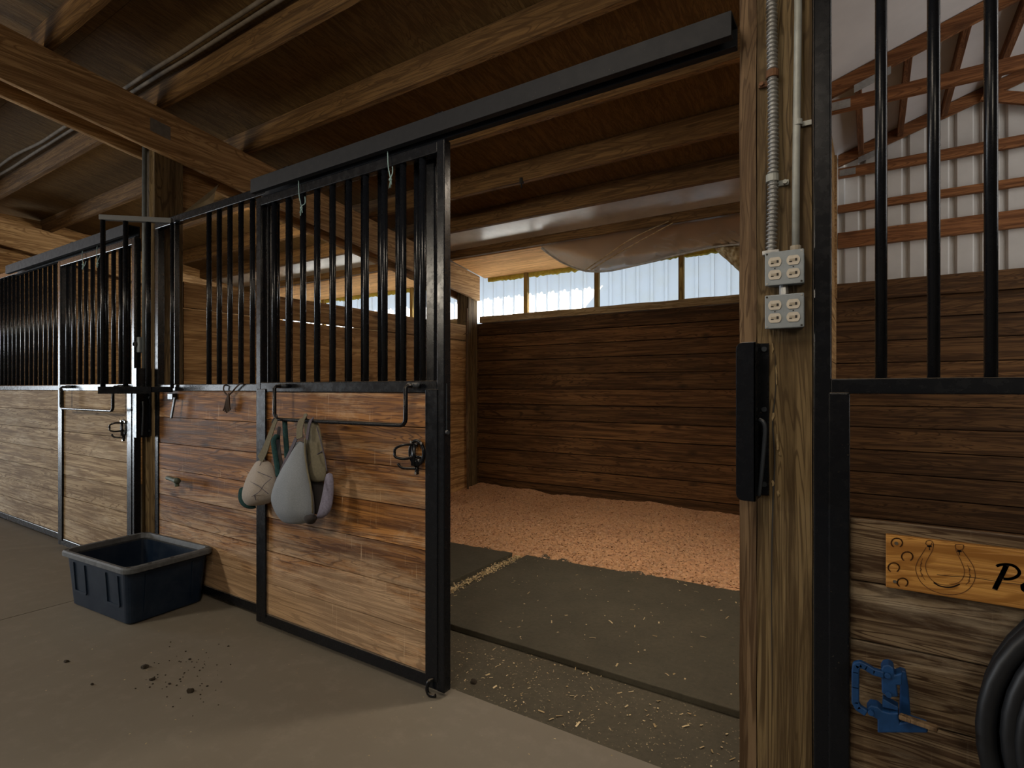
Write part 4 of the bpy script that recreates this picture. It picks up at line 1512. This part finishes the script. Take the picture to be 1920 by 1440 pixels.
# tan mask with teal fleece
YN = 1.70
c = at(490, 952, YN)
ft = empty('fly_mask', (c.x, YN, c.z), 'pale tan horse fly mask with teal fleece hung at the end of the door bar', 'fly mask', 'horse fly masks on the blanket bar')
bm = B()
loft(bm, [(484, 500, 862, 1.700, 0.020), (480, 510, 872, 1.696, 0.034), (473, 514, 888, 1.692, 0.045), (466, 517, 905, 1.690, 0.052), (461, 518, 920, 1.690, 0.054),
          (460, 516, 932, 1.692, 0.050), (464, 509, 942, 1.696, 0.040), (470, 490, 948, 1.70, 0.022)])
sub(build('mesh_body', bm, M['tan_fabric'], ft, smooth=True))
bm = B()
loft(bm, [(453.5, 462, 912, 1.688, 0.016), (452.5, 465, 922, 1.686, 0.026), (454, 468, 936, 1.688, 0.030), (458, 473, 945, 1.692, 0.028), (463, 478, 951, 1.696, 0.022), (470, 480, 954, 1.70, 0.010)], 14)
sub(build('nose_fleece', bm, M['teal'], ft, smooth=True))
bm = B()
p = [at(510, 892, 1.640), at(514, 868, 1.648), at(517, 845, 1.66), at(513, 828, 1.672), at(516, 818, 1.70), at(520, 825, 1.715)]
tube(bm, spline([at(522, 893, 1.645), at(519, 870, 1.648), at(515, 846, 1.655), at(513, 828, 1.665), at(517, 819, 1.68), at(521, 820, 1.70)], 6), 0.0125, 8)
build('cheek_fleece', bm, M['teal'], ft, smooth=True)
bm = B()
tube(bm, spline([at(534, 790, 1.735), at(535, 812, 1.73), at(537, 838, 1.722), at(538, 858, 1.715)], 6), 0.0125, 8)
build('cheek_fleece', bm, M['teal'], ft, smooth=True)
bm = B()
ribbon(bm, [at(519, 786, 1.700), at(513, 800, 1.694), at(506, 820, 1.686), at(497, 845, 1.678), at(488, 862, 1.680)], (0.020, 0.052), 0.004)
build('crown_strap', bm, M['olive'], ft)
bm = B()
ribbon(bm, [at(522, 786, 1.735), at(519, 781, 1.722), at(516, 785, 1.702), at(512, 795, 1.700)], 0.024, 0.004, (0.1, -0.97, 0.2))
build('bar_loop', bm, M['fabric_dark'], ft)
bm = B()
ribbon(bm, [at(524, 800, 1.728), at(522, 826, 1.722), at(523, 850, 1.718), at(527, 880, 1.71)], (0.02, 0.05), 0.003)
build('inner_lining', bm, M['fabric_dark'], ft)
bm = B()
def seam(pp):
    tube(bm, spline(pp, 5), 0.0016, 5)
YS = 1.635
seam([at(490, 866, 1.668), at(482, 884, 1.645), at(471, 905, 1.630), at(466, 930, 1.628)])
seam([at(482, 884, 1.644), at(496, 890, 1.632), at(510, 896, 1.640)])
seam([at(470, 903, 1.630), at(486, 912, 1.622), at(503, 926, 1.632)])
seam([at(469, 933, 1.628), at(486, 922, 1.622), at(496, 908, 1.624), at(508, 898, 1.640)])
seam([at(477, 929, 1.626), at(480, 938, 1.634)])
build('seam_stitching', bm, M['trim_purple'], ft)

# ------------------------------------------------------------------ twines, cord, hooks
def twine(px, py0, py1, label, Y=1.782, dx=0.0, pxw=9):
    off = Vector((dx, 0, 0))
    a, b = at(px, py0, Y), at(px + 3, py1, Y - 0.004)
    bm = B()
    tube(bm, [q + off for q in spline([at(px + 1, py0 + 4, 1.842), at(px, py0, 1.80), a, at(px + 1, (py0 + py1) / 2 - 6, Y - 0.006), at(px + 5, py1 - 16, Y - 0.006), b], 6)], 0.0024, 6)
    tube(bm, [q + off for q in spline([at(px + pxw, py0 + 28, 1.80), at(px + pxw, py0 + 40, Y - 0.004), at(px + 6, py1 - 18, Y - 0.008), at(px + 7, py1 - 6, Y - 0.006)], 6)], 0.0024, 6)
    k = at(px + 5, py1 - 15, Y - 0.008) + off
    mt = bmesh.ops.create_icosphere(bm, subdivisions=2, radius=0.0075)
    for v in mt['verts']:
        v.co += k
    for j in range(5):
        tube(bm, [k, k + Vector((random.uniform(-0.012, 0.012), -0.004, random.uniform(-0.04, -0.02)))], 0.0013, 4)
    o = build('baling_twine', bm, M['twine'], None, tuple(a + off), smooth=True)
    return tag(o, label, 'twine', 'scraps of baling twine on the doors')
twine(727, 284, 352, 'scrap of blue baling twine knotted near the opening edge of the slid-back door')
twine(560, 341, 405, 'thin blue baling twine hanging from the slid-back door near its middle bars', pxw=12)
twine(727, 284, 352, 'blue baling twine tied over the closed neighbouring door beside its knot', dx=DD - 0.25)
twine(560, 341, 392, 'short blue baling twine at the far end of the closed neighbouring door', dx=DD + 0.12)

bm = B()
Yc = 1.845
tube(bm, spline([at(424, 722, Yc + 0.02), at(420, 724, Yc), at(420, 733, Yc), at(427, 741, Yc - 0.005), at(434, 736, Yc), at(444, 725, Yc), at(452, 719, Yc), at(460, 722, Yc + 0.02)], 6), 0.0045, 6)
for j in range(5):
    dx = (j - 2) * 2.2
    tube(bm, spline([at(429, 738, Yc - 0.004), at(427 + dx * 0.6, 750, Yc - 0.008), at(426 + dx, 762, Yc - 0.006), at(425 + dx * 1.4, 774 - abs(dx), Yc - 0.004)], 5), 0.0045, 6)
o = build('tied_cord', bm, M['cord'], None, tuple(at(428, 745, Yc)), smooth=True)
tag(o, 'brown leather cord knotted around the rail above the bin', 'cord')

hk = empty('strap_hook', tuple(at(322, 745, 1.845)), 'small black hook with a hanging strap under the rail beside the post', 'hook')
bm = B()
c = at(322, 744, 1.845)
box(bm, c.x - 0.03, c.x + 0.035, 1.832, 1.864, c.z - 0.018, c.z + 0.022)
build('bracket', bm, M['steel'], hk, bevel=0.003)
bm = B()
bar(bm, at(328, 745, 1.825), at(321, 784, 1.818), 0.020, 0.010, (0, 1, 0))
build('strap', bm, M['steel_worn'], hk, bevel=0.002)
bm = B()
tube(bm, spline([at(314, 896, 1.862), at(318, 897, 1.83), at(326, 900, 1.80), at(331, 902, 1.79), at(332, 912, 1.79)], 6), 0.0135, 10)
tube(bm, [at(330, 901, 1.792), at(333, 902, 1.785)], 0.019, 10)
o = build('pipe_stub', bm, M['verdigris'], None, tuple(at(318, 898, 1.85)), smooth=True)
tag(o, 'stub of greenish pipe poking out of the stained boards above the bin', 'pipe')
bm = B()
c = at(978, 341, 3.775)
tube(bm, [c + Vector((0, 0, 0.03)), c + Vector((0, 0, -0.012))], 0.018, 8)
tube(bm, [c + Vector((0, 0, -0.01)), c + Vector((0, 0, -0.05))], 0.006, 8)
o = build('ceiling_hook', bm, M['slot'], None, tuple(c), smooth=True)
tag(o, 'small dark hook under a ceiling purlin over the open stall', 'hook')

# thin stake in the back corner
bm = B()
tube(bm, [(-4.075, 5.30, 0.02), (-4.085, 5.29, 1.2), (-4.08, 5.29, 2.26)], 0.014, 8)
bar(bm, (-4.13, 5.29, 2.10), (-4.06, 5.27, 2.11), 0.008, 0.008)
bar(bm, (-4.13, 5.29, 1.95), (-4.06, 5.27, 1.96), 0.008, 0.008)
o = build('corner_stake', bm, M['jamb'], None, (-4.08, 5.29, 0.02))
tag(o, 'thin upright wooden stake in the back corner of the open stall', 'stake')

# ------------------------------------------------------------------ plastic sheet and insulation under the eave
low = [(1015, 464), (1030, 476), (1048, 488), (1070, 499), (1095, 507), (1120, 509), (1150, 506), (1190, 497), (1230, 488), (1262, 479), (1285, 474), (1310, 468), (1345, 461), (1375, 458), (1400, 456)]
NX, NY_ = 130, 34
lows = []
for i in range(NX + 1):
    px = 1015 + (1404 - 1015) * i / NX
    for (a, ya), (b, yb) in zip(low, low[1:] + [(1410, 455)]):
        if a <= px <= b or (b == 1410):
            py = ya + (yb - ya) * (px - a) / (b - a)
            break
    lows.append((px, py))
bm = B()
grid = []
for i, (px, py) in enumerate(lows):
    top = at(px, 0, 4.965)
    top.z = pur(4.965) - 0.004
    s = i / NX
    q_ = min(1.0, s / 0.22)
    bot = at(px, py, 4.985 + 0.315 * q_)
    colv = []
    for j in range(NY_ + 1):
        t = j / NY_
        sag = math.sin(t * PI / 2)
        p = top.lerp(bot, t)
        p.z = top.z + (bot.z - top.z) * (0.35 * t + 0.65 * t * t)
        x, y = p.x, t
        f = 0.020 * math.sin(14 * (x + 0.55 * t) + 3 * mnoise.noise(Vector((x * 2, t, 0)))) * t
        f += 0.050 * mnoise.noise(Vector((x * 9 + t * 2.2, t * 2.0, 3))) * t
        f += 0.085 * abs(mnoise.noise(Vector((x * 13 - t * 4, t * 3, 9)))) * (t ** 1.5) * (1.3 if s > 0.55 else 0.5)
        p.y -= f
        p.z = min(p.z + 0.4 * f, pur(p.y) - 0.006)
        colv.append(bm.verts.new(p))
    # belly curls back up to the eave
    for j in range(1, 9):
        t = j / 8
        q = bot.copy()
        q.y += 0.26 * t * q_
        q.z = bot.z + (pur(bot.y + 0.26 * q_) - 0.012 - bot.z) * t ** 1.6
        q.z += 0.006 * mnoise.noise(Vector((q.x * 9, t * 3, 7)))
        q.x = bot.x
        colv.append(bm.verts.new(q))
    grid.append(colv)
for A, C in zip(grid, grid[1:]):
    for j in range(len(A) - 1):
        bm.faces.new((A[j], C[j], C[j + 1], A[j + 1]))
o = build('plastic_sheeting', bm, M['film'], None, (-2.2, 4.97, 2.7), smooth=True)
tag(o, 'crumpled clear plastic sheeting sagging from the last purlin over the bright strip', 'plastic sheet')
bm = B()
for k in range(2):
    p = [at(1262 - 8 * k, 418 - 3 * k, 4.93), at(1200 - 16 * k, 452 - 4 * k, 5.05), at(1150 - 14 * k, 480, 5.15), at(1108 - 10 * k, 506, 5.25)]
    tube(bm, spline(p, 6), 0.0055, 6)
backlit_hem = [at(px, py + 1, 4.985 + 0.315 * min(1.0, (i / NX) / 0.22)) for i, (px, py) in enumerate(lows)][::4]
build('rolled_edge', bm, M['cap'], o, smooth=True)
bm = B()
tube(bm, backlit_hem, 0.010, 8)  # pale tube that paints the backlit rim of the sheet
pl = build('backlit_hem', bm, M['film_backlit_edge'], o, smooth=True)

bm = B()
cc = at(1380, 470, 5.36)
rows = []
for i in range(45):
    u = i / 44
    px = 1336 + 74 * u
    bot = 462 + 66 * u ** 0.9
    colv = []
    for j in range(41):
        v = j / 40
        p = at(px, 456 + (bot - 456) * v, 5.36)
        k = 0.050 * mnoise.noise(Vector((p.x * 12, p.z * 12, 1))) + 0.028 * mnoise.noise(Vector((p.x * 34, p.z * 34, 4))) + 0.012 * mnoise.noise(Vector((p.x * 90, p.z * 90, 8)))
        p.y += k - 0.05 * math.sin(PI * v)
        p.z += 0.4 * k * u
        colv.append(bm.verts.new(p))
    rows.append(colv)
for A, C in zip(rows, rows[1:]):
    for j in range(40):
        bm.faces.new((A[j], C[j], C[j + 1], A[j + 1]))
o = build('insulation_batt', bm, M['batt'], None, tuple(cc), smooth=True)
o.modifiers.new('thick', 'SOLIDIFY').thickness = 0.03
tag(o, 'torn yellowish insulation batt spilling out beside the outlet post', 'insulation')

# torn facing and gusset board by the rafter
bm = B()
X_ = -4.05
def atx(px, py, X):
    t = (px - 960) / FPX
    r = (t * CS - SN) / (CS + t * SN)
    return at(px, py, X / r)
q = [atx(342, 401, -4.16), atx(410, 346, -4.18), atx(404, 360, -4.12), atx(400, 381, -4.10), atx(374, 390, -4.12)]
A = [bm.verts.new(v) for v in q]
cen = bm.verts.new(sum(q, Vector()) / 5 + Vector((0.02, 0, 0.0)))
for i in range(5):
    bm.faces.new((A[i], A[(i + 1) % 5], cen))
o = build('torn_paper', bm, M['paper'], None, tuple(q[0]))
o.modifiers.new('thick', 'SOLIDIFY').thickness = 0.002
tag(o, 'torn scrap of pale insulation paper hanging beside the post under the rafter', 'paper scrap')
bm = B()
q = [atx(340, 318, -4.30), atx(372, 316, -4.30), atx(412, 348, -4.30), atx(372, 388, -4.30), atx(340, 400, -4.30)]
A = [bm.verts.new(v) for v in q]
C = [bm.verts.new(v + Vector((-0.015, 0, 0))) for v in q]
bm.faces.new(A); bm.faces.new(list(reversed(C)))
for i in range(5):
    bm.faces.new((A[i], C[i], C[(i + 1) % 5], A[(i + 1) % 5]))
o = build('gusset_board', bm, M['wall_y'], None, tuple(q[0]))
tag(o, 'dark gusset board between the paired rafters beside the post', 'gusset')

# ------------------------------------------------------------------ carved sign
SY = 1.86
sg = empty('name_sign', (0.35, SY, 0.745), 'varnished wooden name board with burnt horseshoes and a letter P on the low board wall', 'sign')
bm = B()
box(bm, 0.032, 0.72, SY, SY + 0.021, 0.747, 0.893)
build('sign_board', bm, M['sign'], sg, bevel=0.002)
cr = lambda u, v: at(1640 + u * 0.14583, 980 + v * 0.14583, SY)      # point read on the sign's close-up


def stroke(bm, pts, w, per=6):
    P = spline(pts, per)
    for i in range(len(P) - 1):
        a, b = P[i], P[i + 1]
        d = (b - a)
        if d.length < 1e-6:
            continue
        s = Vector((-d.z, 0, d.x)).normalized() * w / 2
        e = d.normalized() * w * 0.2
        vs = [bm.verts.new(v + Vector((0, -0.0007, 0))) for v in (a - s - e, a + s - e, b + s + e, b - s + e)]
        bm.faces.new(vs)
def uv(pts): return [cr(*p) for p in pts]
bm = B()
outl = [(660, 320), (610, 400), (555, 490), (528, 580), (545, 670), (600, 770), (700, 850), (830, 905), (970, 925), (1100, 910), (1200, 860), (1270, 770), (1293, 680), (1270, 570), (1210, 470), (1150, 390), (1125, 355)]
inn = [(755, 300), (735, 370), (690, 450), (655, 530), (665, 620), (710, 710), (790, 775), (900, 800), (1000, 795), (1090, 760), (1140, 700), (1155, 620), (1130, 540), (1090, 450), (1050, 370), (1035, 300)]
stroke(bm, uv(outl), 0.0017)
stroke(bm, uv(inn), 0.0016)
stroke(bm, uv([(655, 270), (670, 235), (720, 230), (755, 265), (755, 300)]), 0.0017)
stroke(bm, uv([(655, 270), (680, 290), (725, 285), (735, 255)]), 0.0014)
stroke(bm, uv([(1035, 300), (1045, 280), (1130, 285), (1145, 310), (1130, 345)]), 0.0017)
stroke(bm, uv([(1040, 330), (1085, 350), (1130, 340)]), 0.0014)
for side in (((615, 460), (595, 520), (590, 600), (605, 670), (650, 740)), ((1190, 540), (1215, 600), (1222, 680), (1210, 750), (1170, 800))):
    stroke(bm, uv(side), 0.0012)
    for (u1, v1) in side[1:4]:
        stroke(bm, uv([(u1 - 12, v1 - 20), (u1 + 14, v1), (u1 - 10, v1 + 22)]), 0.0012, 4)
build('burnt_horseshoe', bm, M['burnt_thin'], sg)
bm = B()
stroke(bm, uv([(760, 770), (830, 810), (920, 828), (1010, 822), (1090, 790)]), 0.0035)
build('burnt_mark', bm, M['burnt'], sg)
for (u0, v0) in ((700, 300), (1085, 362)):
    bm = B()
    stroke(bm, uv([(u0 - 22, v0), (u0 + 28, v0 + 4)]), 0.005, 3)
    stroke(bm, uv([(u0, v0 + 5), (u0 + 6, v0 + 50)]), 0.0022, 3)
    build('burnt_mark', bm, M['burnt'], sg)
bm = B()
stroke(bm, uv([(800, 665), (950, 685), (1150, 695), (1400, 725), (1650, 770), (1900, 795)]), 0.0014)
build('wood_crack', bm, M['burnt'], sg)
for (u0, v0, s) in ((285, 255, 72), (418, 430, 72), (245, 572, 72), (358, 765, 68)):
    bm = B()
    pts = []
    for k in range(13):
        a = math.radians(-55 + 290 * k / 12)
        pts.append((u0 + s * math.cos(a), v0 - s * 0.85 * math.sin(a) + 5))
    stroke(bm, uv(pts), 0.0032, 3)
    build('small_horseshoe', bm, M['burnt_thin'], sg)
bm = B()
stroke(bm, uv([(1690, 555), (1650, 640), (1590, 760), (1545, 850)]), 0.0105)
stroke(bm, uv([(1570, 555), (1620, 540), (1700, 535), (1790, 555), (1850, 610), (1855, 660), (1810, 700), (1740, 722), (1660, 720)]), 0.0065)
stroke(bm, uv([(1900, 810), (1935, 795), (1985, 815), (2000, 850), (1960, 880), (1910, 860), (1900, 810)]), 0.008)
build('burnt_lettering', bm, M['burnt'], sg)
for (u0, v0) in ((278, 262), (258, 755)):
    p = cr(u0, v0)
    bm = B()
    tube(bm, [p + Vector((0, 0.003, 0)), p + Vector((0, -0.003, 0))], 0.0045, 12)
    build('screw', bm, M['screw'], sg)

# ------------------------------------------------------------------ blue bracket and hose on the low board wall
BY = 1.795
bl = empty('blue_bridle_bracket', tuple(at(1660, 1350, BY)), 'blue enamelled swinging tack bracket screwed to the low board wall', 'tack bracket')
w2 = lambda u, v, Y=BY: at(1580 + u * 0.17708, 1220 + v * 0.17708, Y)    # point read on the bracket's close-up
bm = B()
lp = [(420, 245), (330, 220), (250, 170), (190, 140), (145, 150), (135, 220), (135, 380), (135, 540), (165, 600), (235, 645)]
P = [w2(u, v, BY - 0.01) for u, v in lp]
for a, b in zip(P, P[1:]):
    d = (b - a).normalized()
    bar(bm, a - d * 0.004, b + d * 0.004, 0.018, 0.016, (0, 1, 0))
build('swing_loop', bm, M['blue'], bl, bevel=0.003)
bm = B()
pts = [w2(u, v) for u, v in ((405, 180), (430, 140), (490, 130), (540, 165), (550, 240), (630, 215), (625, 350), (570, 345), (585, 470), (480, 475), (415, 430))]
prism(bm, [(p.x, p.z) for p in pts], BY - 0.012, BY + 0.03)
build('pivot_block', bm, M['blue'], bl, bevel=0.003)
bm = B()
pts = [w2(u, v, 1.85) for u, v in ((600, 200), (670, 225), (700, 400), (722, 690), (600, 700), (610, 400))]
prism(bm, [(p.x, p.z) for p in pts], 1.85, 1.874)
build('back_plate', bm, M['blue'], bl, bevel=0.003)
bm = B()
pts = [w2(u, v) for u, v in ((250, 620), (290, 570), (370, 585), (420, 630), (500, 650), (590, 650), (600, 760), (720, 740), (900, 800), (900, 860), (370, 860), (370, 720), (300, 680))]
prism(bm, [(p.x, p.z) for p in pts], BY - 0.006, BY + 0.035)
build('lower_arm', bm, M['blue'], bl, bevel=0.003)
bm = B()
prism(bm, [(p.x, p.z) for p in [w2(u, v) for u, v in ((425, 510), (590, 600), (590, 640), (420, 600))]], BY, BY + 0.03)
build('spacer', bm, M['blue'], bl, bevel=0.002)
for (u0, v0) in ((475, 240), (485, 440), (300, 630)):
    p = w2(u0, v0)
    bm = B()
    tube(bm, [p + Vector((0, -0.018, 0)), p + Vector((0, 0, 0))], 0.0075, 12)
    build('rivet', bm, M['blue'], bl, bevel=0.001)
bm = B()
bar(bm, w2(600, 690, BY - 0.012), w2(1010, 830, BY - 0.03), 0.012, 0.020, (0, 1, 0))
build('wooden_arm', bm, M['jamb'], bl, bevel=0.003)

hs = empty('coiled_hose', (0.66, 1.80, 0.02), 'thick black rubber hose coiled against the low board wall under the name board', 'hose')
bm = B()
pts = []
turns, per = 6, 48
for i in range(turns * per + 1):
    a = 2 * PI * i / per
    t = i / per
    R = 0.418 - 0.034 * (t % 3) - 0.012 * math.sin(a * 0.5)
    y = 1.852 - 0.045 * (t // 3) - 0.004 * math.sin(a * 2) - 0.015 * (t % 3)
    pts.append((0.655 + R * math.cos(a + 2.2), y, 0.452 + R * math.sin(a + 2.2)))
tube(bm, pts, 0.021, 12)
build('hose_loops', bm, M['rubber'], hs, smooth=True)
bm = B()
bar(bm, (0.655, 1.885, 0.80), (0.655, 1.70, 0.80), 0.06, 0.012)
bar(bm, (0.655, 1.70, 0.795), (0.655, 1.70, 0.85), 0.06, 0.01, (0, 1, 0))
o = build('hose_hanger', bm, M['galv'], None, (0.655, 1.88, 0.8), 0.002)
tag(o, 'metal hanger bracket carrying the coiled black hose', 'hanger')
